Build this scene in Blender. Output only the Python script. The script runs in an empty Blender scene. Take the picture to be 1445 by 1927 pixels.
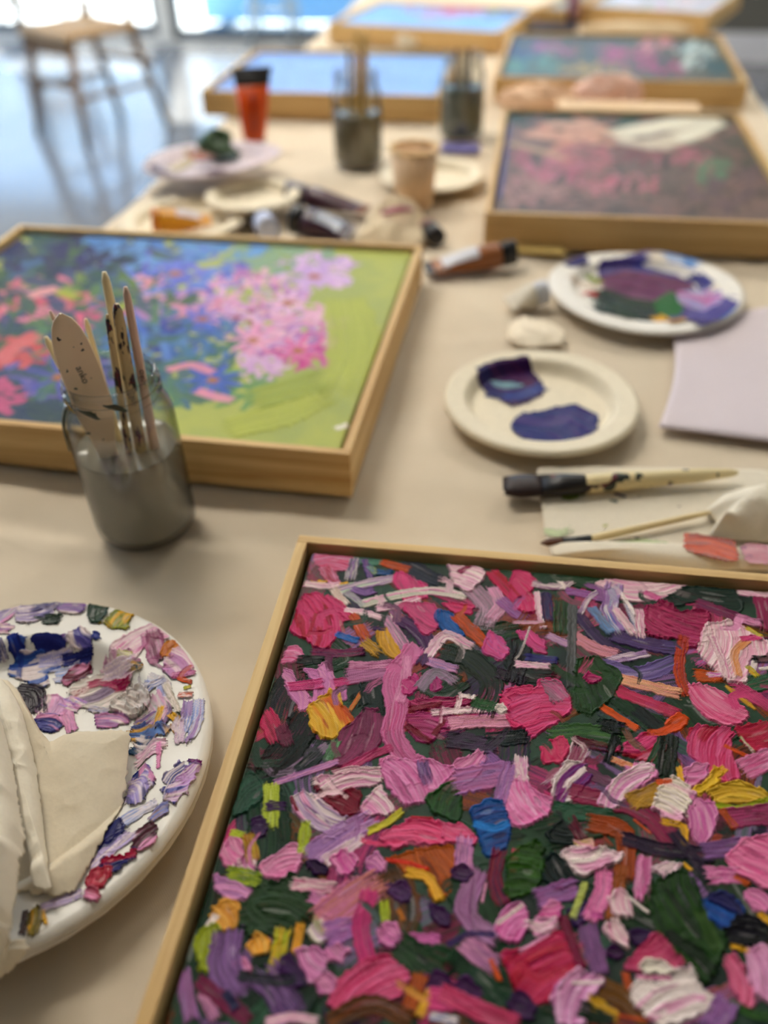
import bpy, bmesh, math, random
import numpy as np
from mathutils import Vector, Matrix

random.seed(7)
SC = bpy.context.scene
COL = SC.collection
T = 0.75                        # table height
FH = 0.048                      # depth of the float frames
HC = 0.4214 + FH                # lens above the table top
PITCH, ROLL, FPX = math.radians(39.925), math.radians(-1.432), 1562.57
YAW = math.radians(10.5)
CX, CY = 722.5, 963.5

# ------------------------------------------------------------------ camera geometry
def wpt(x, y, z=0.0):
    """photo position -> point of the place at height z above the table top"""
    a, b = x - CX, y - CY
    u = a * math.cos(ROLL) + b * math.sin(ROLL)
    v = -a * math.sin(ROLL) + b * math.cos(ROLL)
    dx, dy = u / FPX, -v / FPX
    d = (dx, math.cos(PITCH) + dy * math.sin(PITCH), -math.sin(PITCH) + dy * math.cos(PITCH))
    t = (z - HC) / d[2]
    p, q = d[0] * t, d[1] * t
    c, s = math.cos(YAW), math.sin(YAW)
    return Vector((c * p - s * q, s * p + c * q, z + T))

def depth(P):
    c, s = math.cos(YAW), math.sin(YAW)
    q = -s * P[0] + c * P[1]
    return q * math.cos(PITCH) - (P[2] - T - HC) * math.sin(PITCH)

def msize(n, x, y, z=0.0):
    return n * depth(wpt(x, y, z)) / FPX

# ------------------------------------------------------------------ colour
def lin1(c):
    c = c / 255.0
    return c / 12.92 if c <= 0.04045 else ((c + 0.055) / 1.055) ** 2.4
def lin(r, g, b):
    return (lin1(r), lin1(g), lin1(b))

# ------------------------------------------------------------------ materials
MATS = {}
class NT:
    def __init__(s, name):
        s.m = bpy.data.materials.new(name); s.m.use_nodes = True
        s.t = s.m.node_tree; s.b = s.t.nodes['Principled BSDF']; s.out = s.t.nodes['Material Output']
    def n(s, typ, **kw):
        nd = s.t.nodes.new(typ)
        for k, v in kw.items():
            if k in nd.inputs: nd.inputs[k].default_value = v
            else: setattr(nd, k, v)
        return nd
    def l(s, a, b): s.t.links.new(a, b)
    def ramp(s, fac, stops):
        r = s.n('ShaderNodeValToRGB'); e = r.color_ramp.elements
        while len(e) < len(stops): e.new(0.5)
        for i, (p, c) in enumerate(stops):
            e[i].position = p; e[i].color = (*c, 1)
        s.l(fac, r.inputs['Fac']); return r
    def coords(s, scale=(1, 1, 1), which='Object', rot=(0, 0, 0)):
        tc = s.n('ShaderNodeTexCoord'); mp = s.n('ShaderNodeMapping')
        mp.inputs['Scale'].default_value = scale; mp.inputs['Rotation'].default_value = rot
        s.l(tc.outputs[which], mp.inputs['Vector']); return mp.outputs['Vector']
    def bump(s, h, strength=0.5, dist=0.001):
        b = s.n('ShaderNodeBump'); b.inputs['Strength'].default_value = strength
        b.inputs['Distance'].default_value = dist
        s.l(h, b.inputs['Height']); s.l(b.outputs['Normal'], s.b.inputs['Normal']); return b

def setp(t, rough=0.5, spec=0.5, metal=0.0, col=None):
    t.b.inputs['Roughness'].default_value = rough
    t.b.inputs['Specular IOR Level'].default_value = spec
    t.b.inputs['Metallic'].default_value = metal
    if col: t.b.inputs['Base Color'].default_value = (*col, 1)

def plain(name, rgb, rough=0.5, spec=0.5, var=0.06, scale=40.0, metal=0.0, bump=0.0):
    """a colour with a faint noise in it"""
    if name in MATS: return MATS[name]
    t = NT(name); setp(t, rough, spec, metal)
    nz = t.n('ShaderNodeTexNoise', Scale=scale, Detail=3.0)
    t.l(t.coords(), nz.inputs['Vector'])
    c = lin(*rgb)
    r = t.ramp(nz.outputs['Fac'], [(0.3, tuple(max(0, v * (1 - var)) for v in c)), (0.7, tuple(min(1, v * (1 + var)) for v in c))])
    t.l(r.outputs['Color'], t.b.inputs['Base Color'])
    if bump: t.bump(nz.outputs['Fac'], 0.6, bump)
    MATS[name] = t.m; return t.m

def wood(name, light, dark, axis='x', rough=0.55, grain=1.0):
    if name in MATS: return MATS[name]
    t = NT(name); setp(t, rough, 0.35)
    sc = {'x': (3, 90, 90), 'y': (90, 3, 90), 'z': (90, 90, 3)}[axis]
    v = t.coords(tuple(a * grain for a in sc))
    nz = t.n('ShaderNodeTexNoise', Scale=1.0, Detail=5.0, Roughness=0.6, Distortion=0.6)
    t.l(v, nz.inputs['Vector'])
    r = t.ramp(nz.outputs['Fac'], [(0.32, lin(*dark)), (0.5, tuple(0.35 * a + 0.65 * b for a, b in zip(lin(*dark), lin(*light)))), (0.62, lin(*light))])
    t.l(r.outputs['Color'], t.b.inputs['Base Color'])
    t.bump(nz.outputs['Fac'], 0.25, 0.0006)
    MATS[name] = t.m; return t.m

def speckled(name, base, specks, scale=90.0, amount=0.62, rough=0.45, axis=None, bump=0.0, stretch=(1, 1, 1)):
    """a base colour spattered with dried paint"""
    if name in MATS: return MATS[name]
    t = NT(name); setp(t, rough, 0.45)
    v = t.coords(stretch)
    n1 = t.n('ShaderNodeTexNoise', Scale=scale, Detail=2.0, Roughness=0.5); t.l(v, n1.inputs['Vector'])
    n2 = t.n('ShaderNodeTexNoise', Scale=scale * 0.6, Detail=1.0); t.l(t.coords((1, 1, 1), rot=(1, 2, 3)), n2.inputs['Vector'])
    b = lin(*base)
    st = [(0.0, lin(*specks[0]))]
    for i, s in enumerate(specks): st.append((0.36 + 0.28 * (i + 0.5) / len(specks), lin(*s)))
    pal = t.ramp(n2.outputs['Fac'], st); pal.color_ramp.interpolation = 'CONSTANT'
    mk = t.ramp(n1.outputs['Fac'], [(amount, (0, 0, 0)), (amount + 0.02, (1, 1, 1))])
    mx = t.n('ShaderNodeMix', data_type='RGBA')
    mx.inputs[6].default_value = (*b, 1)
    t.l(pal.outputs['Color'], mx.inputs[7]); t.l(mk.outputs['Color'], mx.inputs[0])
    t.l(mx.outputs[2], t.b.inputs['Base Color'])
    if bump: t.bump(mk.outputs['Color'], 0.5, bump)
    MATS[name] = t.m; return t.m

def paint_mat(name, rough=0.38, weave=0.0, spec=0.5):
    """reads the pigment of every brush stroke from the mesh"""
    if name in MATS: return MATS[name]
    t = NT(name); setp(t, rough, spec)
    a = t.n('ShaderNodeVertexColor', layer_name='pigment')
    t.l(a.outputs['Color'], t.b.inputs['Base Color'])
    if weave:
        sx = t.n('ShaderNodeSeparateXYZ'); t.l(t.coords((weave, weave, weave)), sx.inputs[0])
        f = []
        for k in 'XY':
            m = t.n('ShaderNodeMath', operation='SINE'); t.l(sx.outputs[k], m.inputs[0]); f.append(m)
        mu = t.n('ShaderNodeMath', operation='MULTIPLY'); t.l(f[0].outputs[0], mu.inputs[0]); t.l(f[1].outputs[0], mu.inputs[1])
        nz = t.n('ShaderNodeTexNoise', Scale=350.0, Detail=2.0); t.l(t.coords(), nz.inputs['Vector'])
        ad = t.n('ShaderNodeMath', operation='ADD'); t.l(mu.outputs[0], ad.inputs[0]); t.l(nz.outputs['Fac'], ad.inputs[1])
        t.bump(ad.outputs[0], 0.35, 0.0003)
    MATS[name] = t.m; return t.m

def cloth_mat(name, a, b, weave=3600.0, strength=0.10):
    t = NT(name); setp(t, 0.9, 0.15)
    nz = t.n('ShaderNodeTexNoise', Scale=6.0, Detail=5.0); t.l(t.coords(), nz.inputs['Vector'])
    r = t.ramp(nz.outputs['Fac'], [(0.3, lin(*b)), (0.7, lin(*a))])
    sx = t.n('ShaderNodeSeparateXYZ'); t.l(t.coords((weave, weave, weave)), sx.inputs[0])
    f = []
    for k in 'XY':
        m = t.n('ShaderNodeMath', operation='SINE'); t.l(sx.outputs[k], m.inputs[0]); f.append(m)
    mu = t.n('ShaderNodeMath', operation='MULTIPLY'); t.l(f[0].outputs[0], mu.inputs[0]); t.l(f[1].outputs[0], mu.inputs[1])
    ma = t.n('ShaderNodeMath', operation='MULTIPLY_ADD'); t.l(mu.outputs[0], ma.inputs[0])
    ma.inputs[1].default_value = 0.022; ma.inputs[2].default_value = 0.98
    mm = t.n('ShaderNodeMix', data_type='RGBA', blend_type='MULTIPLY'); mm.inputs[0].default_value = 1.0
    t.l(r.outputs['Color'], mm.inputs[6]); t.l(ma.outputs[0], mm.inputs[7])
    t.l(mm.outputs[2], t.b.inputs['Base Color'])
    t.bump(mu.outputs[0], strength, 0.0004)
    return t.m

def tissue_mat(name, rgb, trans=0.25):
    if name in MATS: return MATS[name]
    t = NT(name); setp(t, 0.9, 0.1)
    nz = t.n('ShaderNodeTexNoise', Scale=420.0, Detail=3.0); t.l(t.coords(), nz.inputs['Vector'])
    c = lin(*rgb)
    r = t.ramp(nz.outputs['Fac'], [(0.3, tuple(v * 0.95 for v in c)), (0.7, c)])
    t.l(r.outputs['Color'], t.b.inputs['Base Color']); t.bump(nz.outputs['Fac'], 0.3, 0.0006)
    tr = t.n('ShaderNodeBsdfTranslucent'); tr.inputs['Color'].default_value = (*c, 1)
    mx = t.n('ShaderNodeMixShader'); mx.inputs[0].default_value = trans
    t.l(t.b.outputs[0], mx.inputs[1]); t.l(tr.outputs[0], mx.inputs[2]); t.l(mx.outputs[0], t.out.inputs['Surface'])
    MATS[name] = t.m; return t.m

def glass_mat(name, tint=(0.955, 0.96, 0.95), base=0.05, edge=0.35):
    """thin-walled clear glass: what is not mirrored passes straight through"""
    if name in MATS: return MATS[name]
    t = NT(name)
    lw = t.n('ShaderNodeLayerWeight', Blend=0.5)
    pw = t.n('ShaderNodeMath', operation='POWER'); pw.inputs[1].default_value = 4.0; t.l(lw.outputs['Facing'], pw.inputs[0])
    fr = t.n('ShaderNodeMath', operation='MULTIPLY_ADD'); fr.inputs[1].default_value = 0.55; fr.inputs[2].default_value = base; t.l(pw.outputs[0], fr.inputs[0])
    tr = t.n('ShaderNodeBsdfTransparent')
    dk = t.n('ShaderNodeMath', operation='POWER'); dk.inputs[1].default_value = 2.2; t.l(lw.outputs['Facing'], dk.inputs[0])
    cm = t.ramp(dk.outputs[0], [(0.0, tint), (1.0, tuple(v * edge for v in tint))]); t.l(cm.outputs['Color'], tr.inputs['Color'])
    gl = t.n('ShaderNodeBsdfGlossy'); gl.inputs['Roughness'].default_value = 0.02
    mx = t.n('ShaderNodeMixShader'); t.l(fr.outputs[0], mx.inputs[0]); t.l(tr.outputs[0], mx.inputs[1]); t.l(gl.outputs[0], mx.inputs[2])
    t.l(mx.outputs[0], t.out.inputs['Surface'])
    t.t.nodes.remove(t.b); MATS[name] = t.m; return t.m

# ------------------------------------------------------------------ objects
def link(o, parent=None):
    COL.objects.link(o)
    if parent is not None: o.parent = parent
    return o

def thing(name, label, cat, loc=(0, 0, 0), rz=0.0, group=None, rot=None):
    o = bpy.data.objects.new(name, None); o.empty_display_size = 0.02
    o.location = loc; o.rotation_euler = rot or (0, 0, rz)
    COL.objects.link(o); o['label'] = label; o['category'] = cat
    if group: o['group'] = group
    return o

def tag(o, label, cat, group=None, kind=None):
    o['label'] = label; o['category'] = cat
    if group: o['group'] = group
    if kind: o['kind'] = kind
    return o

def mesh(name, verts, faces, mat=None, parent=None, smooth=True, loc=None):
    me = bpy.data.meshes.new(name)
    me.from_pydata([tuple(v) for v in verts], [], [tuple(f) for f in faces]); me.update()
    if smooth: me.polygons.foreach_set('use_smooth', [True] * len(me.polygons))
    if mat: me.materials.append(mat)
    o = bpy.data.objects.new(name, me)
    if loc is not None: o.location = loc
    return link(o, parent)

def bm_obj(name, bm, mat=None, parent=None, smooth=False, loc=None, bevel=0.0, seg=2, autos=None):
    if bevel:
        bmesh.ops.bevel(bm, geom=list(bm.edges), offset=bevel, segments=seg, affect='EDGES', profile=0.6)
    bmesh.ops.recalc_face_normals(bm, faces=bm.faces)
    me = bpy.data.meshes.new(name); bm.to_mesh(me); bm.free()
    if smooth: me.polygons.foreach_set('use_smooth', [True] * len(me.polygons))
    if mat: me.materials.append(mat)
    o = bpy.data.objects.new(name, me)
    if loc is not None: o.location = loc
    return link(o, parent)

def add_box(bm, x0, x1, y0, y1, z0, z1):
    vs = [bm.verts.new((x, y, z)) for z in (z0, z1) for (x, y) in ((x0, y0), (x1, y0), (x1, y1), (x0, y1))]
    for f in ((3, 2, 1, 0), (4, 5, 6, 7), (0, 1, 5, 4), (1, 2, 6, 5), (2, 3, 7, 6), (3, 0, 4, 7)):
        bm.faces.new([vs[i] for i in f])
    return vs

def box(name, x0, x1, y0, y1, z0, z1, mat, parent=None, bevel=0.0, loc=None):
    bm = bmesh.new(); add_box(bm, x0, x1, y0, y1, z0, z1)
    return bm_obj(name, bm, mat, parent, bevel=bevel, loc=loc)

def lathe(name, prof, mat, parent=None, n=64, loc=None, closed=False, wob=None):
    """prof: (r, z) list turned round z"""
    V, F = [], []
    m = len(prof)
    for i in range(n):
        a = 2 * math.pi * i / n
        for (r, z) in prof:
            k = wob(a, r, z) if wob else (r, z)
            V.append((k[0] * math.cos(a), k[0] * math.sin(a), k[1]))
    for i in range(n):
        j = (i + 1) % n
        for k in range(m - 1 if not closed else m):
            l = (k + 1) % m
            F.append((i * m + k, j * m + k, j * m + l, i * m + l))
    o = mesh(name, V, F, mat, parent, True, loc)
    bm = bmesh.new(); bm.from_mesh(o.data)
    bmesh.ops.remove_doubles(bm, verts=bm.verts, dist=1e-6)
    bmesh.ops.recalc_face_normals(bm, faces=bm.faces)
    bm.to_mesh(o.data); bm.free()
    return o

def frame_of(d):
    d = d.normalized()
    a = Vector((0, 0, 1)) if abs(d.z) < 0.9 else Vector((0, 1, 0))
    u = d.cross(a).normalized(); v = d.cross(u).normalized()
    return d, u, v

def rod_data(stations, n=20, flat=None):
    """stations: (pos, radius) along any path -> closed tapering tube; flat squashes one cross axis"""
    V, F = [], []
    P = [Vector(p) for p, _ in stations]
    for i, (p, r) in enumerate(stations):
        d = P[min(i + 1, len(P) - 1)] - P[max(i - 1, 0)]
        _, u, v = frame_of(d)
        fl = flat[i] if flat else 1.0
        for k in range(n):
            a = 2 * math.pi * k / n
            V.append(P[i] + u * (r * math.cos(a)) + v * (r * fl * math.sin(a)))
    m = len(stations)
    for i in range(m - 1):
        for k in range(n):
            l = (k + 1) % n
            F.append((i * n + k, i * n + l, (i + 1) * n + l, (i + 1) * n + k))
    F.append(tuple(range(n - 1, -1, -1))); F.append(tuple((m - 1) * n + k for k in range(n)))
    return V, F

def rod(name, stations, mat, parent=None, n=20, flat=None):
    V, F = rod_data(stations, n, flat)
    o = mesh(name, V, F, mat, parent)
    bm = bmesh.new(); bm.from_mesh(o.data); bmesh.ops.recalc_face_normals(bm, faces=bm.faces); bm.to_mesh(o.data); bm.free()
    return o

def along(p, q, ts_rs):
    p, q = Vector(p), Vector(q)
    return [(p + (q - p) * t, r) for t, r in ts_rs]

def text_mesh(name, body, size, mat, parent, matrix):
    cu = bpy.data.curves.new(name, 'FONT'); cu.body = body; cu.size = size; cu.align_x = 'CENTER'; cu.align_y = 'CENTER'
    cu.extrude = 0.00004
    tmp = bpy.data.objects.new(name + '_tmp', cu); COL.objects.link(tmp)
    dg = bpy.context.evaluated_depsgraph_get(); dg.update()
    me = bpy.data.meshes.new_from_object(tmp.evaluated_get(dg))
    bpy.data.objects.remove(tmp); bpy.data.curves.remove(cu)
    me.transform(matrix); me.materials.clear(); me.materials.append(mat)
    o = bpy.data.objects.new(name, me); return link(o, parent)

# ------------------------------------------------------------------ noise
_P = np.random.RandomState(3).permutation(4096).astype(np.int64)
_R = np.random.RandomState(4).rand(4096).astype(np.float32)
def vnoise(x, y, seed=0):
    x = np.asarray(x, np.float64) + seed * 17.31 + 1000.0; y = np.asarray(y, np.float64) + seed * 7.77 + 1000.0
    xi, yi = np.floor(x).astype(np.int64), np.floor(y).astype(np.int64)
    fx, fy = x - xi, y - yi
    fx, fy = fx * fx * (3 - 2 * fx), fy * fy * (3 - 2 * fy)
    h = lambda i, j: _R[(_P[(i & 4095)] + j * 131) & 4095]
    return (h(xi, yi) * (1 - fx) + h(xi + 1, yi) * fx) * (1 - fy) + (h(xi, yi + 1) * (1 - fx) + h(xi + 1, yi + 1) * fx) * fy
def fbm(x, y, seed=0, o=4):
    s, a, t = 0.0, 1.0, 0.0
    for k in range(o):
        s = s + a * vnoise(x * 2 ** k, y * 2 ** k, seed + k * 5); t += a; a *= 0.5
    return s / t
def sstep(a, b, x):
    t = np.clip((x - a) / (b - a), 0, 1); return t * t * (3 - 2 * t)

# ------------------------------------------------------------------ painting with a brush
PAL = dict(hp=(206, 48, 104), pk=(210, 74, 130), lp=(226, 158, 192), mg=(142, 32, 84), pu=(66, 28, 82), lv=(158, 116, 172),
           dg=(16, 36, 27), gn=(30, 74, 40), bk=(5, 9, 9), ye=(222, 172, 48), og=(206, 88, 30), wh=(238, 222, 216), bl=(34, 106, 176),
           nv=(46, 46, 112), rd=(172, 26, 54), ol=(168, 180, 44), br=(154, 78, 26), gy=(120, 120, 124), cr=(122, 12, 46), lb=(120, 160, 220))
def colour(s):
    c = lin(*PAL[s]) if s in PAL else lin(*[float(v) for v in s.split('.')])
    return tuple(min(.95, 1.06 * v ** 1.18) for v in c)

class Paint:
    def __init__(s, x0, y0, x1, y1, cell):
        s.x0, s.y0, s.cell = x0, y0, cell
        s.nx, s.ny = int(round((x1 - x0) / cell)) + 1, int(round((y1 - y0) / cell)) + 1
        s.col = np.zeros((s.ny, s.nx, 3), np.float32); s.h = np.zeros((s.ny, s.nx), np.float32)
        s.a = np.zeros((s.ny, s.nx), np.float32); s.k = 0
    def ground(s, c1, c2, f=60.0):
        X, Y = s.grid(0, 0, s.nx, s.ny)
        n = sstep(.3, .7, fbm(X * f, Y * f, 9))[..., None]
        s.col[:] = np.array(c1) * (1 - n) + np.array(c2) * n; s.a[:] = 1.0
    def grid(s, i0, j0, i1, j1):
        return np.meshgrid(s.x0 + s.cell * np.arange(i0, i1), s.y0 + s.cell * np.arange(j0, j1))
    def win(s, lo, hi):
        i0 = max(0, int((lo[0] - s.x0) / s.cell)); j0 = max(0, int((lo[1] - s.y0) / s.cell))
        i1 = min(s.nx, int((hi[0] - s.x0) / s.cell) + 2); j1 = min(s.ny, int((hi[1] - s.y0) / s.cell) + 2)
        return i0, j0, i1, j1
    def lay(s, i0, j0, i1, j1, al, c, h):
        A = al[..., None].astype(np.float32)
        s.col[j0:j1, i0:i1] = s.col[j0:j1, i0:i1] * (1 - A) + c * A
        hh = s.h[j0:j1, i0:i1]; s.h[j0:j1, i0:i1] = hh * (1 - al * .75) + h * al
        s.a[j0:j1, i0:i1] = np.maximum(s.a[j0:j1, i0:i1], al)
    def tint(s, cols, b, b2):
        cs = [np.array(c, np.float32) for c in cols]
        m = sstep(.28, .72, b)[..., None]
        if len(cs) == 1: c = cs[0] * (1 + .30 * (m - .5))
        else: c = cs[0] * (1 - (.06 + .72 * m)) + cs[1] * (.06 + .72 * m)
        if len(cs) > 2:
            q = .85 * sstep(.55, .72, b2)[..., None]; c = c * (1 - q) + cs[2] * q
        return np.clip(c * (1 + .18 * (b2[..., None] - .5)), 0, 1)
    def stroke(s, pts, w, cols, dry=.25, relief=.0007, tip=1.0):
        s.k += 1; k = s.k
        P = np.array(pts, float)
        if len(P) == 2: P = np.array([P[0], P[0] * .5 + P[1] * .5, P[1]])
        E = np.vstack([2 * P[0] - P[1], P, 2 * P[-1] - P[-2]]); Q = []
        for i in range(1, len(E) - 2):
            for t in np.linspace(0, 1, 7)[:-1]:
                a, b, c, d = E[i - 1], E[i], E[i + 1], E[i + 2]
                Q.append(.5 * (2 * b + (c - a) * t + (2 * a - 5 * b + 4 * c - d) * t * t + (3 * b - a - 3 * c + d) * t ** 3))
        Q.append(P[-1]); Q = np.array(Q); r = w / 2
        i0, j0, i1, j1 = s.win(Q.min(0) - r * 1.5, Q.max(0) + r * 1.5)
        if i1 <= i0 or j1 <= j0: return
        X, Y = s.grid(i0, j0, i1, j1)
        best = np.full(X.shape, 1e9); arc = np.zeros(X.shape); sd = np.zeros(X.shape); ov = np.zeros(X.shape)
        L = 0.0; n = len(Q)
        for i in range(n - 1):
            d = Q[i + 1] - Q[i]; l = np.hypot(*d)
            if l < 1e-9: continue
            d = d / l; px, py = X - Q[i][0], Y - Q[i][1]
            t = px * d[0] + py * d[1]; tc = np.clip(t, 0, l)
            dist = np.hypot(px - tc * d[0], py - tc * d[1]); m = dist < best
            best = np.where(m, dist, best); arc = np.where(m, L + tc, arc)
            sd = np.where(m, px * -d[1] + py * d[0], sd)
            o = np.zeros(X.shape)
            if i == 0: o = np.maximum(0, -t)
            if i == n - 2: o = np.maximum(o, t - l)
            ov = np.where(m, o, ov); L += l
        S = sd / r; tt = arc / max(L, 1e-6)
        wob = vnoise(arc / r * 1.3, S * 0 + k, k) - .5
        nb = max(5.0, w / .0009)
        b = .65 * vnoise(S * nb * .5 + wob * 1.2, tt * 2.2, k) + .35 * vnoise(S * nb * 1.3 + wob, tt * 3.5, k + 40)
        b2 = vnoise(S * nb * .22 + wob, tt * 1.4, k + 80)
        wid = 1 + .22 * wob + .12 * (vnoise(arc / .0016, S * 0, k + 3) - .5)
        wid = wid * (1 - (1 - tip) * np.abs(2 * tt - 1) ** 2)
        fine = vnoise(S * nb * 2.6 + wob, tt * 4.5, k + 20)
        endr = (.10 + 1.25 * (.5 * b + .5 * fine) ** 1.5) * (.9 if tip >= 1 else .4)
        ca = s.cell / r
        wid = wid * (1 - .16 * vnoise(arc / .0022, np.sign(S) * 3.0, k + 31))
        al = 1 - sstep(wid - ca * 1.4, wid + ca * .5, np.abs(S))
        al = al * (1 - sstep(endr - ca * 1.5, endr + ca * 1.5, ov / r))
        e = np.abs(S) / np.maximum(wid, .2)
        grit = .38 * b + .26 * fine + .22 * vnoise(X / .0011, Y / .0011, k + 7) + .14 * (.5 + .5 * np.sin(X * 5200.) * np.sin(Y * 5200.))
        th = .10 + dry * (.22 + .75 * tt ** 2) + (.18 + .5 * dry) * sstep(.62, 1.05, e) * vnoise(arc / .006, np.sign(S) * 5.0, k + 60) + .9 * dry * ov / r
        al = al * sstep(th - .10, th + .09, grit + .06)
        al = al * (1 - .45 * sstep(.5, .85, vnoise(S * nb * .8 + wob, tt * 1.8, k + 90)) * (.35 + .65 * tt))
        h = relief * (.30 + .45 * b + .40 * fine + .55 * np.exp(-((e - .86) / .10) ** 2) + .5 * np.exp(-((tt - 1) / .06) ** 2)) * (.6 + .8 * b2) * sstep(1.08, .84, e)
        s.lay(i0, j0, i1, j1, al, s.tint(cols, .6 * b + .4 * fine, b2), h)
    def blob(s, pts, cols, ang=0.0, rough=.0011, relief=.0008, dry=.0):
        s.k += 1; k = s.k
        P = np.array(pts, float); i0, j0, i1, j1 = s.win(P.min(0) - .003, P.max(0) + .003)
        if i1 <= i0 or j1 <= j0: return
        X, Y = s.grid(i0, j0, i1, j1)
        # soften the outline by cutting its corners once
        Q = []
        for i in range(len(P)):
            a, b = P[i], P[(i + 1) % len(P)]; Q += [a * .88 + b * .12, a * .12 + b * .88]
        Q = np.array(Q); ins = np.zeros(X.shape, bool); dm = np.full(X.shape, 1e9)
        for i in range(len(Q)):
            a, b = Q[i], Q[(i + 1) % len(Q)]
            cond = (a[1] > Y) != (b[1] > Y)
            with np.errstate(divide='ignore', invalid='ignore'):
                xc = (b[0] - a[0]) * (Y - a[1]) / (b[1] - a[1] + 1e-12) + a[0]
            ins ^= cond & (X < xc)
            d = b - a; l2 = (d ** 2).sum() + 1e-12
            t = np.clip(((X - a[0]) * d[0] + (Y - a[1]) * d[1]) / l2, 0, 1)
            dm = np.minimum(dm, np.hypot(X - a[0] - t * d[0], Y - a[1] - t * d[1]))
        sd = np.where(ins, dm, -dm); c = P.mean(0); R = np.hypot(*(P.max(0) - P.min(0))) / 2
        ca, sa = math.cos(ang), math.sin(ang)
        U = (X - c[0]) * ca + (Y - c[1]) * sa; W = -(X - c[0]) * sa + (Y - c[1]) * ca
        W = W + .35 * U * U / R * (1 if k % 2 else -1) + .0012 * (vnoise(U / .006, W / .012, k) - .5)
        b = .45 * vnoise(W / .0012, U / .02, k) + .55 * vnoise(W / .00055, U / .012, k + 40)
        b2 = vnoise(W / .0035, U / .02, k + 80)
        nz = fbm(X / .0035, Y / .0035, k + 9, 3) - .5
        side = np.abs(U) / (np.abs(U) + np.abs(W) + 1e-9)          # ragged where the bristles leave, cleaner along the sides
        edge = sd + rough * .8 + rough * 2.6 * nz + rough * 2.6 * side * (b - .55) + rough * 1.4 * (fbm(X / .009, Y / .009, k + 17, 2) - .5)
        al = sstep(-s.cell * .8, s.cell * .8, edge)
        grit = .40 * b + .34 * vnoise(X / .0011, Y / .0011, k + 7) + .14 * (.5 + .5 * np.sin(X * 5200.) * np.sin(Y * 5200.)) + .12
        tail = sstep(.2, 1.0, U / R * (1 if k % 3 else -1))
        th = dry + .30 * tail * vnoise(W / .004, 0 * U, k + 61) + .28 * sstep(.0022, .0, sd) * vnoise(X / .005, Y / .005, k + 62)
        al = al * sstep(th - .1, th + .08, grit + .18 * sstep(0, R * .6, sd))
        al = al * (1 - .4 * sstep(.55, .9, vnoise(W / .0016, U / .016, k + 90)) * (.3 + .7 * tail))
        h = relief * (.3 + .8 * b + .5 * nz + .7 * np.exp(-((edge - .0010) / .0006) ** 2)) * (.6 + .8 * b2) * sstep(-.0002, .0006, edge)
        s.lay(i0, j0, i1, j1, al, s.tint(cols, b, b2), h)
    def drag(s, n, seed, l0=.006, l1=.02, w0=.002, w1=.007):
        """a loaded brush picks up paint already there and pulls it along"""
        rnd = random.Random(seed)
        for _ in range(n):
            i, j = rnd.randrange(4, s.nx - 4), rnd.randrange(4, s.ny - 4)
            if s.a[j, i] < .5: continue
            x, y = s.x0 + i * s.cell, s.y0 + j * s.cell; d = rnd.uniform(0, 6.283); l = rnd.uniform(l0, l1); q = rnd.uniform(-.4, .4) * l
            i2 = min(s.nx - 1, max(0, i + rnd.randint(-6, 6))); j2 = min(s.ny - 1, max(0, j + rnd.randint(-6, 6)))
            s.stroke([(x, y), (x + l * .5 * math.cos(d) - q * math.sin(d), y + l * .5 * math.sin(d) + q * math.cos(d)), (x + l * math.cos(d), y + l * math.sin(d))],
                     rnd.uniform(w0, w1), [tuple(s.col[j, i]), tuple(s.col[j2, i2])], rnd.uniform(.25, .6), .0003)
    def streaks(s, uv, w, cols, rnd, n):
        """thin wet lines inside a stroke, lighter or darker than it"""
        P = np.array(uv, float)
        d = P[-1] - P[0]; L = np.hypot(*d) + 1e-9; nn = np.array([-d[1], d[0]]) / L
        for _ in range(n):
            o = nn * w * rnd.uniform(-.38, .38); a, b = sorted((rnd.uniform(0, .6), rnd.uniform(.4, 1.05)))
            if b - a < .2: b = a + .3
            q = [P[0] + (P[-1] - P[0]) * t + (P[len(P) // 2] - (P[0] + P[-1]) / 2) * (4 * t * (1 - t)) * (len(P) > 2) + o for t in (a, (a + b) / 2, b)]
            c = np.array(rnd.choice(cols)); m = rnd.random()
            c2 = c * .35 if m < .4 else (c * .72 + .28 * np.array([.82, .74, .74]) if m < .75 else c)
            s.stroke(q, w * rnd.uniform(.07, .2), [tuple(c2), tuple(c)], .25, .0006, .5)
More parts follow.
